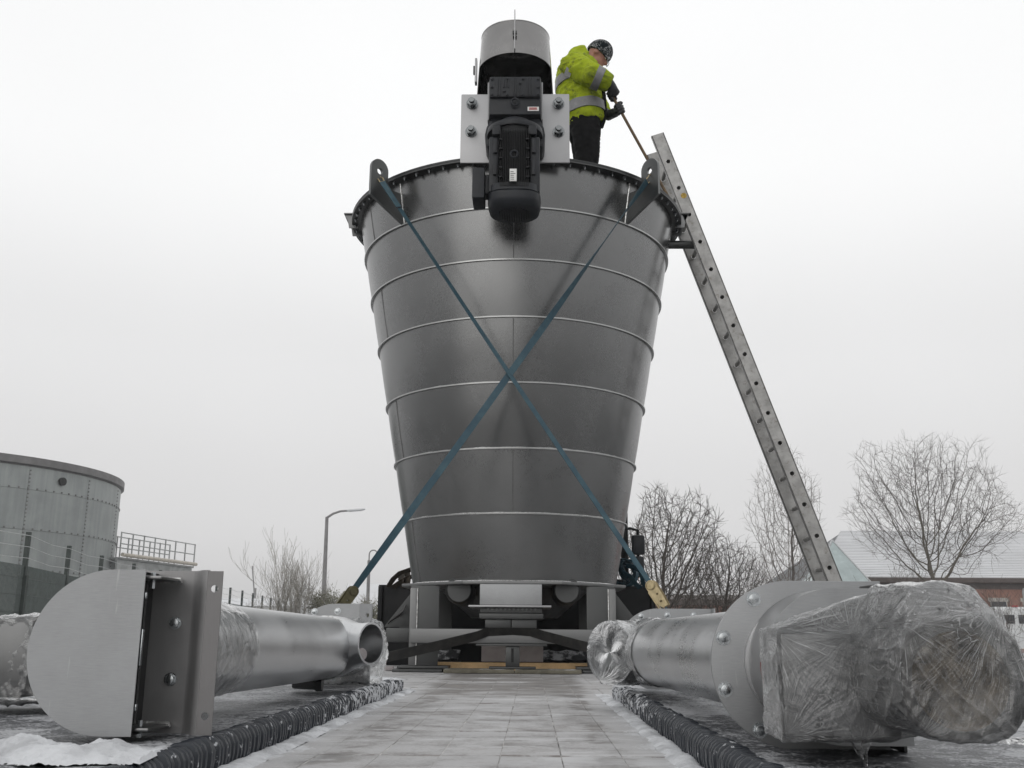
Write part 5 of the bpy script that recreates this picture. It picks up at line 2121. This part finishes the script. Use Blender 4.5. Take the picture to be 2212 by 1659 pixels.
for k in range(16):
    a = R(SEAM0 + 22.5 * k)
    for i in range(46):
        z = -0.4 + 0.157 * i
        if z > TZ - 0.4:
            break
        for da in (-0.006, ):
            d = Vector((math.cos(a + da), -math.sin(a + da), 0))
            p = TC + d * TR + Vector((0, 0, z))
            b.box((-0.028, -0.028, -0.02), (0.028, 0.028, 0.03), facing(p, d))
for z in tiers[1:-1]:
    for k in range(128):
        a = 2 * math.pi * k / 128
        d = Vector((math.cos(a), -math.sin(a), 0))
        b.box((-0.03, -0.03, -0.02), (0.03, 0.03, 0.035), facing(TC + d * TR + Vector((0, 0, z + 0.05)), d))
sb_ = b.build('bolts', 'galv_rim', st)
tag(sb_, kind='stuff')
b = MB()
a = R(23)
d = Vector((math.cos(a), -math.sin(a), 0))
b.tube([TC + d * (TR - 0.03) + Vector((0, 0, TZ - 0.72)), TC + d * (TR + 0.12) + Vector((0, 0, TZ - 0.72))], 0.17, 20)
b.build('overflow_port', 'hole', st)

# gantry beyond the tank
ga = empty('gantry_walkway', (-17.8, 48.2, GZ), 'steel gantry walkway with double handrails beside the big tank', 'walkway')
g0, g1 = Vector((-18.75, 46.2, 0)), Vector((-17.45, 52.6, 0))
gd_ = (g1 - g0).normalized()
gn = Vector((gd_.y, -gd_.x, 0))
GL = (g1 - g0).length
b = MB()
for s_ in (0.0, -1.3):
    q = [g0 + gn * s_ + Vector((0, 0, 3.02)), g0 + gn * (s_ - 0.1) + Vector((0, 0, 3.02)), g0 + gn * (s_ - 0.1) + Vector((0, 0, 3.52)), g0 + gn * s_ + Vector((0, 0, 3.52))]
    b.prism(q, gd_ * GL)
b.build('girder', 'gantry', ga)
b = MB()
b.prism([g0 + Vector((0, 0, 3.53)) + gn * 0.1, g0 + gn * -1.5 + Vector((0, 0, 3.53)), g0 + gn * -1.5 + Vector((0, 0, 3.61)), g0 + gn * 0.1 + Vector((0, 0, 3.61))], gd_ * GL)
b.build('deck', 'gantry', ga)
b = MB()
b.tube([g0 + gn * 0.22 + Vector((0, 0, 3.72)), g1 + gn * 0.22 + Vector((0, 0, 3.72))], 0.09, 10)
b.build('pipe_run', simple('buff_pipe', (0.46, 0.42, 0.36), 0.7, snow=0.3), ga)
for s_ in (0.08, -1.35):
    for z in (4.22, 4.72):
        b = MB()
        b.tube([g0 + gn * s_ + Vector((0, 0, z)), g1 + gn * s_ + Vector((0, 0, z))], 0.028, 6)
        b.build('handrail', 'gantry', ga)
    for k in range(8):
        b = MB()
        p = g0 + gd_ * (GL * k / 7) + gn * s_
        b.tube([p + Vector((0, 0, 3.62)), p + Vector((0, 0, 4.75))], 0.035, 6)
        b.build('rail_post', 'gantry', ga)
b = MB()
for s_ in (0.0, -1.3):
    for f in (0.35, 0.97):
        p = g0 + gd_ * GL * f + gn * s_
        b.box((p.x - 0.08, p.y - 0.08, GZ), (p.x + 0.08, p.y + 0.08, 3.02))
b.build('support', 'gantry', ga)

# fence
fe = empty('mesh_fence', (-12, 30, GZ), 'dark green mesh security fence with tall barbed wire posts', 'fence')
fp_ = [Vector((-10.6, 18.7, 0)), Vector((-10.93, 22.0, 0)), Vector((-11.60, 25.5, 0)), Vector((-12.1, 28.7, 0))]
fp_ += [Vector((-12.1 - 0.105 * 3.3 * k, 28.7 + 3.3 * k, 0)) for k in range(1, 15)]
for i, p in enumerate(fp_):
    b = MB()
    b.box((p.x - 0.09, p.y - 0.05, GZ), (p.x + 0.09, p.y + 0.05, 1.45))
    b.box((p.x - 0.045, p.y - 0.04, 1.451), (p.x + 0.045, p.y + 0.04, 2.38))
    b.build('fence_post', 'fence_green', fe)
for i in range(len(fp_) - 1):
    p, q = fp_[i], fp_[i + 1]
    b = MB()
    L_ = (q - p).length
    nw = 56 if i < 6 else 26
    t = (q - p).normalized()
    for k in range(1, nw):
        c = p.lerp(q, k / nw)
        b.box((c.x - 0.007, c.y - 0.007, GZ), (c.x + 0.007, c.y + 0.007, 1.66))
    for z in [GZ + 0.1 + 0.36 * w for w in range(6)]:
        b.tube([p + Vector((0, 0, z)), q + Vector((0, 0, z))], 0.011, 4)
    b.build('mesh_panel', 'wire', fe)
for z in (1.82, 2.06, 2.30):
    b = MB()
    pts = []
    for i in range(len(fp_) - 1):
        for f in (0, 0.5):
            pp_ = fp_[i].lerp(fp_[i + 1], f) + Vector((0.05, 0, z - (0.05 if f else 0)))
            pts.append(pp_)
    b.tube(pts + [fp_[-1] + Vector((0.05, 0, z))], 0.008, 4)
    b.build('barbed_wire', 'wire_pale', fe)

# rubble at the foot of the fence on the left
b = MB()
rr_ = random.Random(9)
for k in range(26):
    b.ell((rr_.uniform(-4.6, -2.2), rr_.uniform(5.0, 8.2), GZ + 0.05 + rr_.uniform(0, .2)), (rr_.uniform(.08, .3), rr_.uniform(.08, .3), rr_.uniform(.06, .2)), Matrix.Rotation(rr_.uniform(0, 3), 4, 'Z'), 6)
tag(b.build('rubble', simple('rubble', (0.20, 0.15, 0.11), 0.9, scale=3, var=0.4, snow=0.25), None), kind='stuff')

# street lamp and camera pole
la = empty('street_lamp', (-14.1, 70, GZ), 'tall grey street lamp with an arm reaching right', 'street lamp')
b = MB()
b.tube([(-14.05, 70, GZ), (-14.08, 70, 4), (-14.12, 70, 8.15)], [0.19, 0.15, 0.11], 12)
b.build('post', 'lamp', la)
b = MB()
b.tube([(-14.12, 70, 8.1), (-13.7, 70, 8.38), (-13.2, 70, 8.55), (-12.6, 70, 8.60)], [0.085, 0.08, 0.075, 0.07], 10)
b.build('arm', 'lamp', la)
b = MB()
b.loft([((-12.75, 70, 8.60), .10, .06), ((-12.55, 70, 8.60), .16, .10), ((-11.75, 70, 8.66), .16, .09), ((-11.5, 70, 8.70), .08, .05)], (0, 1, 0), 12)
b.build('lamp_head', 'lamp_head', la)
cp = empty('camera_pole', (-9.45, 60, GZ), 'slender pole with swan neck camera head', 'camera pole')
b = MB()
b.tube([(-9.45, 60, GZ), (-9.5, 60, 4.5)], [0.11, 0.09], 10)
b.build('post', 'lamp', cp)
b = MB()
pts = [(-9.50, 60, 4.5), (-9.50, 60, 4.85)] + [(-9.26 - 0.24 * math.cos(R(a)), 60, 4.85 + 0.24 * math.sin(R(a))) for a in range(20, 181, 20)]
b.tube(pts + [(-9.02, 60, 4.72)], 0.035, 8)
b.build('swan_neck', 'lamp', cp)
b = MB()
b.ell((-9.02, 60, 4.62), (0.11, 0.11, 0.12), None, 10)
b.build('camera_dome', 'lamp_head', cp)
b = MB()
b.box((-12.62, 54.9, GZ), (-12.50, 55.0, 2.0))
pst = b.build('short_post', 'lamp', None)
tag(setbase(pst, (-12.56, 54.95, GZ)), 'short grey post standing among the pale saplings', 'post')
# far crane
cn = empty('far_crane', (-40, 160, GZ), 'tiny tower crane far off above the fence', 'crane')
b = MB()
b.tube([(-42.9, 160, GZ), (-42.9, 160, 7.2)], 0.22, 4)
b.build('mast', 'lamp', cn)
b = MB()
b.tube([(-42.9, 160, 5.6), (-43.6, 160, 10.6)], 0.12, 4)
b.build('jib', 'lamp', cn)


# ================================================================== TREES
def tree(name, base, H, spread, label, cat, mats, seed, levels=4, trunk_r=0.2, trunk_h=0.2, kids=(3, 3, 3, 3), up=0.10, wig=0.16, ang=(28, 52), stems=1, lean=(0, 0), leaf=None, group=None, shrink=0.66, gap=0, first=0.55):
    r2 = random.Random(seed)
    base = Vector(base)
    seg = {0: [], 1: []}
    tips = []

    def grow(p, d, L, rad, lev):
        n = 6 if lev < 2 else (4 if lev < levels - 1 else 3)
        pts, rds = [p.copy()], [rad]
        for i in range(n):
            d = (d + Vector((r2.gauss(0, wig), r2.gauss(0, wig), r2.gauss(0, wig * 0.7) + up * (0.5 if lev == 0 else 1.0)))).normalized()
            p = p + d * (L / n)
            rr = rad * (1 - 0.72 * (i + 1) / n)
            pts.append(p.copy())
            rds.append(rr)
            if lev < levels and (i + 1) / n >= (first if lev == 0 else 0.15):
                kk = kids[min(lev, len(kids) - 1)]
                for _ in range(int(kk) + (r2.random() < kk - int(kk)) if i < n - 1 else 2):
                    if r2.random() < 0.12:
                        continue
                    a = R(r2.uniform(*ang))
                    ax = d.orthogonal().normalized()
                    ax.rotate(Matrix.Rotation(r2.uniform(0, 2 * math.pi), 3, d))
                    nd = d.copy()
                    nd.rotate(Matrix.Rotation(a, 3, ax))
                    nd.x *= spread
                    nd.y *= spread
                    nd.normalize()
                    grow(p, nd, L * r2.uniform(shrink - 0.14, shrink + 0.12) * (1.15 if lev == 0 else 1), max(rr * r2.uniform(0.55, 0.75), 0.004), lev + 1)
        seg[0 if lev < 2 else 1].append((pts, rds, 8 if lev == 0 else (6 if lev == 1 else (4 if lev == 2 else 3))))
        if lev >= levels - 1:
            tips.append((pts[-1], d))

    for s_ in range(stems):
        off = Vector((r2.uniform(-1, 1), r2.uniform(-1, 1), 0)) * (0.0 if stems == 1 else 0.12 * H)
        d0 = Vector((lean[0] + (r2.uniform(-.35, .35) if stems > 1 else 0), lean[1] + (r2.uniform(-.3, .3) if stems > 1 else 0), 1)).normalized()
        grow(base + off, d0, trunk_h * H * (r2.uniform(0.7, 1.15) if stems > 1 else 1), trunk_r * (r2.uniform(0.6, 1) if stems > 1 else 1), 0)
    tops = sorted(s[0][-1].z for s in seg[0] + seg[1])
    zs = tops[int(len(tops) * 0.985)] - base.z
    k = H / zs
    root = empty(name, base, label, cat, group)
    for key, nm, mt in ((0, 'trunk', mats[0]), (1, 'crown', mats[1])):
        mb = MB()
        for pts, rds, n in seg[key]:
            mb.tube([base + (p - base) * k for p in pts], [max(r_ * (1.15 if key == 0 else 1.25), 0.0045) for r_ in rds], n, False)
        mb.build(nm, mt, root, smooth=(key == 0))
    if leaf:
        mb = MB()
        for p, d in tips:
            p = base + (p - base) * k
            for _ in range(leaf[1]):
                if p.z > base.z + H * leaf[2]:
                    continue
                q = p + Vector((r2.gauss(0, .10), r2.gauss(0, .10), r2.gauss(0, .12)))
                u = Vector((r2.gauss(0, 1), r2.gauss(0, 1), r2.gauss(0, 1))).normalized() * r2.uniform(.03, .06)
                w = u.orthogonal().normalized() * r2.uniform(.012, .022)
                mb.add([q - u, q + w, q + u, q - w], [(0, 1, 2, 3)])
        lf = mb.build('leaves', leaf[0], root, smooth=False)
        tag(lf, kind='stuff')
    return root


def crown_tree(name, base, centre, rad, n_attr, step, label, mats, seed, tip=0.0055, fork=0.5, twig=0.4, group=None, cat='tree', clump=0.35, power=2.2, base_d=3.0):
    """limbs grown towards points scattered through the crown, so that it forks and rounds off as a real one does"""
    rg_ = np.random.default_rng(seed)
    base, centre = np.array(base, float), np.array(centre, float)
    rad = np.array(rad, float)
    pts = []
    while len(pts) < n_attr:
        d = rg_.normal(size=3)
        d /= np.linalg.norm(d)
        r_ = rg_.random() ** (1 / base_d)
        q = d * r_
        if q[2] < -0.55 and rg_.random() < 0.65:
            continue
        p = centre + q * rad
        nn = mnoise.noise(Vector(p / (0.28 * rad[0])) + Vector((seed, 0, 0)))
        if nn < -0.25 and rg_.random() < clump * 2:
            continue
        # uneven outline
        if r_ > 0.82 + 0.3 * mnoise.noise(Vector(d * 2.1) + Vector((0, seed, 0))):
            continue
        pts.append(p)
    A = np.array(pts)
    N = [base]
    par = [-1]
    top = base + np.array([rg_.normal(0, .03), 0, 1.0]) * (centre[2] - rad[2] * fork - base[2])
    nseg = max(3, int((top[2] - base[2]) / step))
    for k in range(1, nseg + 1):
        N.append(base + (top - base) * k / nseg + np.append(rg_.normal(0, .02, 2), 0))
        par.append(len(N) - 2)
    Nn = np.array(N)
    D = np.linalg.norm(A[:, None] - Nn[None], axis=2)
    bi = D.argmin(1)
    bd = D.min(1)
    alive = np.ones(len(A), bool)
    kill = step * 1.7
    kids_dir = {}
    for it in range(160):
        al = np.where(alive)[0]
        if len(al) == 0:
            break
        new = []
        order = np.argsort(bi[al], kind='stable')
        al = al[order]
        grp = np.split(al, np.where(np.diff(bi[al]))[0] + 1)
        for g_ in grp:
            i_ = int(bi[g_[0]])
            v = A[g_] - N[i_]
            v /= np.linalg.norm(v, axis=1)[:, None] + 1e-9
            d = v.sum(0)
            d = d / (np.linalg.norm(d) + 1e-9)
            if par[i_] >= 0:
                pd_ = N[i_] - N[par[i_]]
                d = d + 0.55 * pd_ / (np.linalg.norm(pd_) + 1e-9)
            d = d + rg_.normal(0, 0.15, 3) + np.array([0, 0, 0.06])
            d /= np.linalg.norm(d)
            if any(np.dot(d, e) > 0.93 for e in kids_dir.get(i_, ())) or len(kids_dir.get(i_, ())) > 3:
                continue
            kids_dir.setdefault(i_, []).append(d)
            new.append((N[i_] + d * step, i_))
        if not new:
            break
        k0 = len(N)
        for p, i_ in new:
            N.append(p)
            par.append(i_)
        P = np.array([p for p, _ in new])
        al = np.where(alive)[0]
        for c in range(0, len(al), 1500):
            a_ = al[c:c + 1500]
            D = np.linalg.norm(A[a_][:, None] - P[None], axis=2)
            m_ = D.min(1)
            j_ = D.argmin(1)
            up_ = m_ < bd[a_]
            bd[a_[up_]] = m_[up_]
            bi[a_[up_]] = j_[up_] + k0
        alive &= bd > kill
    n = len(N)
    rr = np.zeros(n)
    ch = [[] for _ in range(n)]
    for i_ in range(1, n):
        ch[par[i_]].append(i_)
    for i_ in range(n - 1, -1, -1):
        rr[i_] = (tip ** power if not ch[i_] else sum(rr[c] ** power for c in ch[i_])) ** (1 / power)
    root = empty(name, base, label, cat, group)
    # chains that follow the thickest child
    thick, thin = MB(), MB()
    lim = tip * 4.2
    stack = [(0, None)]
    while stack:
        st_, frm = stack.pop()
        chain = ([frm] if frm is not None else []) + [st_]
        cur = st_
        while ch[cur]:
            o_ = sorted(ch[cur], key=lambda c: -rr[c])
            for c in o_[1:]:
                stack.append((c, cur))
            cur = o_[0]
            chain.append(cur)
        if len(chain) < 2:
            continue
        rd = [rr[c] for c in chain]
        if frm is not None:
            rd[0] = min(rd[0], rd[1] * 1.25)
        cut = next((q for q, r_ in enumerate(rd) if r_ < lim), len(chain))
        if cut >= 2:
            thick.tube([N[c] for c in chain[:cut + 1]], rd[:cut + 1], 7, False)
        if cut < len(chain):
            a_ = max(0, cut - 1) if cut >= 2 else 0
            if len(chain) - a_ >= 2:
                thin.tube([N[c] for c in chain[a_:]], rd[a_:], 4, False)
    # last year's shoots
    for i_ in range(n):
        if rr[i_] < tip * 2.1:
            for _ in range(3 if not ch[i_] else (1 if rg_.random() < 0.85 else 0)):
                pdv = N[i_] - N[par[i_]]
                pdv /= np.linalg.norm(pdv) + 1e-9
                d = pdv + rg_.normal(0, 0.42, 3) + np.array([0, 0, 0.12])
                d /= np.linalg.norm(d)
                L_ = twig * rg_.uniform(0.45, 1.15)
                d2 = d + rg_.normal(0, 0.2, 3)
                thin.tube([N[i_], N[i_] + d * L_ * 0.5, N[i_] + d * L_ * 0.5 + d2 / np.linalg.norm(d2) * L_ * 0.5], [tip * 0.9, tip * 0.75, tip * 0.45], 3, False)
    thick.build('trunk', mats[0], root)
    thin.build('crown', mats[1], root, smooth=False)
    return root


GT = 'bare trees beyond the deck'
crown_tree('bare_tree', (17.6, 45, GZ), (17.55, 45, 5.75), (4.35, 3.8, 3.85), 6000, 0.15, 'largest bare tree with a wide round crown in front of the snowy roof', ('bark_green', 'twig'), 11, 0.0050, 0.82, 0.50, GT)
crown_tree('bare_tree', (11.6, 46, GZ), (11.5, 46, 4.7), (1.95, 1.8, 4.35), 3000, 0.14, 'slim bare tree partly hidden by the leaning ladder', ('twig', 'twig_pale'), 23, 0.0058, 0.7, 0.5, GT)
crown_tree('bare_tree', (3.2, 27, GZ), (3.55, 27, 2.0), (1.75, 1.5, 2.5), 5000, 0.078, 'dense dark bare tree close to the right of the hopper', ('bark', 'bark'), 5, 0.0050, 0.85, 0.30, GT)
crown_tree('bare_tree', (5.3, 29, GZ), (5.4, 29, 1.45), (1.5, 1.4, 1.85), 3800, 0.080, 'low bushy bare tree between the hopper and the ladder', ('bark', 'bark'), 31, 0.0048, 0.75, 0.28, GT)
tree('bare_tree', (7.4, 34, GZ), 3.5, 1.1, 'small thin bare tree just left of the ladder foot', 'tree', ('bark', 'twig_pale'), 37, 3, 0.05, 0.40, (1.6, 1.5, 1.2), 0.08, 0.18, (26, 52), group=GT, first=0.3, stems=3)
tree('bare_shrub', (15.1, 42, GZ), 3.3, 1.2, 'dark bare shrub left of the largest tree trunk', 'shrub', ('bark', 'twig'), 41, 3, 0.05, 0.40, (1.8, 1.6, 1.4), 0.06, 0.18, (28, 56), first=0.3, stems=5)
tree('bare_shrub', (20.5, 44, GZ), 3.2, 1.0, 'thin bare shrub right of the largest tree trunk', 'shrub', ('bark', 'twig'), 43, 3, 0.04, 0.40, (1.6, 1.4, 1.2), 0.10, 0.16, (24, 48), first=0.3, stems=3)
tree('pale_sapling', (-9.2, 40, GZ), 4.3, 0.75, 'pale frosted sapling clump left of the street lamp', 'tree', ('twig_pale', 'willow'), 51, 3, 0.035, 0.50, (1.6, 1.4, 1.2), 0.12, 0.12, (16, 36), stems=6, first=0.25, shrink=0.6, leaf=('old_leaf', 1, 0.35))
tree('leafy_shrub', (-8.0, 41, GZ), 2.6, 0.8, 'olive leaved shrub at the foot of the street lamp', 'shrub', ('twig_pale', 'willow'), 57, 3, 0.03, 0.5, (1.5, 1.5, 1.2), 0.14, 0.12, (16, 36), stems=9, first=0.2, leaf=('old_leaf', 3, 0.9))
tree('leafy_shrub', (-6.9, 42, GZ), 2.2, 0.8, 'low olive shrub behind the brown ratchet', 'shrub', ('twig_pale', 'willow'), 61, 3, 0.025, 0.5, (1.5, 1.5, 1.2), 0.12, 0.14, (18, 40), stems=7, first=0.2, leaf=('old_leaf', 3, 0.9))
tree('leafy_shrub', (-11.3, 44, GZ), 2.3, 0.9, 'thin straggling shrub by the short grey post', 'shrub', ('twig_pale', 'willow'), 67, 3, 0.025, 0.5, (1.3, 1.3, 1.1), 0.1, 0.15, (18, 42), stems=5, first=0.2, leaf=('old_leaf', 1, 0.5))

# ================================================================== BUILDINGS
# long brick shed with a snowed roof, right
BY = 60.0
sh = empty('brick_shed', (28, BY, GZ), 'long brick building with a snowy ribbed roof at the far right', 'building')
b = MB()
b.box((17.2, BY, GZ), (44, BY + 16, 3.55))
b.build('wall', 'brick', sh)
NS = 30
for k in range(NS):
    f0, f1 = k / NS, (k + 1) / NS
    y0_, y1_ = BY - 0.45 + 8.4 * f0, BY - 0.45 + 8.4 * f1
    z0_, z1_ = 3.66 + 3.50 * f0, 3.66 + 3.50 * f1
    b = MB()
    xl = 16.4 + 4.2 * f0
    b.prism([(xl, y0_, z0_ + 0.002), (xl, y0_, z0_ + 0.085), (xl, y1_ - 0.07, z1_ + 0.015), (xl, y1_ - 0.07, z1_ - 0.03)], (44.8 - xl, 0, 0))
    b.build('roof_sheet', 'snow_roof', sh)
b = MB()
b.add([(16.45, BY - 0.42, 3.60), (20.6, BY + 7.95, 7.08), (16.45, BY + 16.4, 3.60), (44.7, BY - 0.42, 3.60), (44.7, BY + 7.95, 7.08), (44.7, BY + 16.4, 3.60)],
      [(0, 3, 4, 1), (0, 1, 2), (2, 1, 4, 5), (3, 5, 4), (0, 2, 5, 3)])
b.build('roof_core', 'slate', sh)
b = MB()
b.box((16.4, BY - 0.55, 3.40), (44.8, BY - 0.46, 3.66))
b.build('gutter', 'fascia', sh)
b = MB()
b.box((17.3, BY - 0.06, 3.05), (44, BY - 0.002, 3.39))
b.build('fascia_board', 'fascia', sh)
for x0, x1, z0_, z1_ in ((26.4, 27.25, 0.9, 2.35), (28.25, 30.2, GZ + 0.1, 2.35), (23.0, 24.4, 0.9, 2.35), (20.0, 21.4, 0.9, 2.35)):
    b = MB()
    b.box((x0, BY - 0.03, z0_), (x1, BY - 0.004, z1_))
    w = b.build('window', 'glass_dark', sh)
    b = MB()
    b.box((x0 - 0.15, BY - 0.05, z1_ + 0.002), (x1 + 0.15, BY - 0.003, z1_ + 0.22))
    b.build('lintel', 'stone', w)
    b = MB()
    b.box((x0 - 0.06, BY - 0.045, z0_), (x0 - 0.001, BY - 0.003, z1_))
    b.box((x1 + 0.001, BY - 0.045, z0_), (x1 + 0.06, BY - 0.003, z1_))
    b.build('frame', 'stone', w)
b = MB()
b.tube([(28.52, BY - 0.5, 3.42), (28.52, BY - 0.5, 3.28), (28.42, BY - 0.42, 3.16), (28.28, BY - 0.12, 3.05), (28.26, BY - 0.10, 2.9), (28.32, BY - 0.10, 1.3), (28.32, BY - 0.10, GZ)], 0.065, 8)
b.build('drainpipe', 'pipe_grey', sh)

# glazed pyramid porch
py = empty('glass_pyramid', (16.9, 57, GZ), 'pale green glass pyramid roof of the porch behind the ladder', 'building')
apx = Vector((16.75, 57.2, 5.55))
cs = [Vector((15.15, 55.6, 3.05)), Vector((18.3, 55.6, 3.05)), Vector((18.3, 58.8, 3.05)), Vector((15.15, 58.8, 3.05))]
for k in range(4):
    b = MB()
    p, q = cs[k], cs[(k + 1) % 4]
    nn = (q - p).cross(apx - p).normalized() * 0.03
    b.prism([p, q, apx], -nn)
    b.build('pane', 'pane_teal', py)
for k in range(4):
    b = MB()
    b.tube([cs[k], apx], 0.05, 6)
    b.tube([cs[k], cs[(k + 1) % 4]], 0.05, 6)
    b.build('frame', 'pipe_grey', py)
b = MB()
b.box((15.3, 55.7, GZ), (18.2, 58.7, 3.0))
b.build('wall', 'pane_teal', py)
b = MB()
b.box((14.0, 55.3, 2.3), (15.1, 55.5, 2.75))
b.build('sign_board', 'blue_sign', py)
b = MB()
b.box((12.2, 55.6, GZ), (14.9, 58.0, 2.85))
b.build('side_wall', 'pale_wall', py)

# low brick range behind the trees
lb = empty('low_brick_range', (9, 55, GZ), 'low brick building with a dark overhanging roof behind the trees', 'building')
b = MB()
b.box((-3.0, 55, GZ), (12.0, 61, 1.95))
b.build('wall', 'brick', lb)
b = MB()
b.prism([(-3.6, 54.3, 1.90), (-3.6, 54.3, 2.18), (-3.6, 58, 2.55), (-3.6, 61.6, 2.18), (-3.6, 61.6, 1.90)], (16.2, 0, 0))
b.build('roof', 'fascia', lb)
for x in (4.6, 6.9, 8.2, 10.4):
    b = MB()
    b.box((x, 54.96, 0.4), (x + 0.9, 54.996, 1.5))
    w = b.build('window', 'glass_dark', lb)
    b = MB()
    b.box((x - 0.05, 54.93, 0.32), (x + 0.95, 54.99, 0.398))
    b.build('sill', 'stone', w)

# far sheds and a snowy roofed house, left
fs_ = empty('far_shed', (-36, 120, GZ), 'long pale shed far off behind the fence', 'building')
b = MB()
b.box((-60, 120, GZ), (-20.5, 140, 3.4))
b.build('wall', 'pale_wall', fs_)
b = MB()
b.prism([(-60.5, 119.5, 3.41), (-60.5, 130, 4.6), (-60.5, 140.5, 3.41)], (40.5, 0, 0))
b.build('roof', 'snow_roof', fs_)
fh = empty('far_house', (-13.0, 95, GZ), 'small far house with a snowy roof left of the black headboard', 'building')
b = MB()
b.box((-17, 95, GZ), (-6, 103, 2.1))
b.build('wall', 'brick', fh)
b = MB()
b.prism([(-17.6, 94.4, 2.11), (-17.6, 99, 5.0), (-17.6, 103.6, 2.11)], (12, 0, 0))
b.build('roof', 'snow_roof', fh)
b = MB()
b.box((-9.4, 98.6, 4.2), (-8.6, 99.4, 6.0))
b.build('chimney', 'brick', fh)

# ================================================================== CARS
def vehicle(name, x0, y0, Lx, W_, H_, prof, mat, label, cat, win, wheel_x, rot=0.0):
    """side outline (x along the vehicle, z up) pushed across its width, with glass, wheels and lamps"""
    root = empty(name, (x0, y0, GZ), label, cat)
    M = Matrix.Translation((x0, y0, GZ)) @ Matrix.Rotation(rot, 4, 'Z')
    b = MB()
    rs = []
    for q, sc in ((0.0, 0.93), (0.10, 1.0), (W_ - 0.10, 1.0), (W_, 0.93)):
        rs.append([M @ Vector((Lx / 2 + (px_ - Lx / 2) * sc, q - W_ / 2, pz_ * (1 if pz_ < H_ * 0.5 else (0.985 if sc < 1 else 1)))) for px_, pz_ in prof])
    b.rings(rs)
    b.build('body', mat, root)
    for k, (poly) in enumerate(win):
        for s_ in (-1, 1):
            b = MB()
            b.prism([M @ Vector((px_, s_ * (W_ / 2 + 0.004), pz_)) for px_, pz_ in poly], M.to_3x3() @ Vector((0, s_ * 0.012, 0)))
            b.build('side_window', 'glass_dark', root)
    for wx in wheel_x:
        for s_ in (-1, 1):
            b = MB()
            b.lathe([(0.0, -0.1), (0.28, -0.1), (0.31, -0.06), (0.31, 0.06), (0.28, 0.1), (0.0, 0.1)], 24, M=M @ Matrix.Translation((wx, s_ * (W_ / 2 - 0.10), 0.31)) @ Matrix.Rotation(R(90), 4, 'X'))
            wh = b.build('wheel', 'tyre', root)
            b = MB()
            b.lathe([(0.0, -0.115), (0.17, -0.112), (0.18, -0.1)], 16, M=M @ Matrix.Translation((wx, s_ * (W_ / 2 - 0.10), 0.31)) @ Matrix.Rotation(R(-90 * s_), 4, 'X'))
            b.build('rim', 'pipe_grey', wh)
    return root, M


van_prof = [(0.05, 0.35), (0.0, 0.9), (0.06, 2.1), (0.18, 2.2), (3.5, 2.2), (3.75, 2.1), (4.4, 1.25), (5.1, 1.05), (5.2, 0.7), (5.15, 0.35)]
vn, Mv = vehicle('white_van', 22.05, 47.6, 5.2, 1.9, 2.2, van_prof, 'white_paint', 'white van with two rear windows parked before the brick wall', 'van',
                 [[(3.3, 1.25), (4.2, 1.25), (3.75, 1.85), (3.3, 1.85)]], (0.9, 4.3), R(82))
for yy in (-0.52, 0.10):
    b = MB()
    b.box((-0.005, yy, 1.45), (0.05, yy + 0.46, 1.84), Mv)
    b.build('rear_window', 'glass_dark', vn, bevel=0.03)
b = MB()
b.box((0.10, -0.12, 2.202), (0.18, 0.12, 2.25), Mv)
b.build('roof_lamp', 'red_paint', vn)
car_prof = [(0.08, 0.3), (0.0, 0.55), (0.05, 0.78), (0.55, 0.92), (1.15, 0.98), (1.75, 1.40), (2.1, 1.46), (3.1, 1.44), (3.5, 1.32), (3.95, 0.98), (4.1, 0.9), (4.15, 0.5), (4.08, 0.3)]
ca, Mc = vehicle('red_car', 18.75, 38.6, 4.1, 1.7, 1.46, car_prof, 'red_paint', 'red hatchback car with snowy roof at the right edge', 'car',
                 [[(1.35, 0.99), (2.25, 0.99), (2.25, 1.38), (1.85, 1.37)], [(2.32, 0.99), (3.35, 0.99), (3.2, 1.34), (2.32, 1.38)]], (0.85, 3.3), R(6))
b = MB()
b.loft([(Mc @ Vector((1.85, 0, 1.455)), .70, .02), (Mc @ Vector((2.3, 0, 1.475)), .74, .03), (Mc @ Vector((3.0, 0, 1.465)), .74, .03), (Mc @ Vector((3.35, 0, 1.40)), .70, .02)])
b.build('roof_snow', 'snow', ca)
b = MB()
b.prism([Mc @ Vector(p) for p in ((1.16, -0.70, 0.995), (1.16, 0.70, 0.995), (1.74, 0.62, 1.405), (1.74, -0.62, 1.405))], (-0.01, 0, 0.012))
b.build('windscreen', 'glass_dark', ca)
for s_ in (-1, 1):
    b = MB()
    b.ell(Mc @ Vector((0.06, s_ * 0.62, 0.68)), (0.07, 0.14, 0.08), None, 8)
    b.build('headlight', 'lamp_head', ca)

# ================================================================== HAZE
if True:
    t = NT('winter_air')
    v_ = t.n('ShaderNodeVolumePrincipled')
    v_.inputs['Color'].default_value = (0.93, 0.94, 0.95, 1)
    v_.inputs['Density'].default_value = 0.0014
    v_.inputs['Anisotropy'].default_value = 0.2
    t.t.links.new(v_.outputs[0], t.out.inputs['Volume'])
    b = MB()
    b.box((-960, -70, GZ - 1.0), (960, 1560, 13.0))
    hz = b.build('haze', t.m, None, smooth=False)
    tag(hz, kind='stuff')
    hz.display_type = 'WIRE'
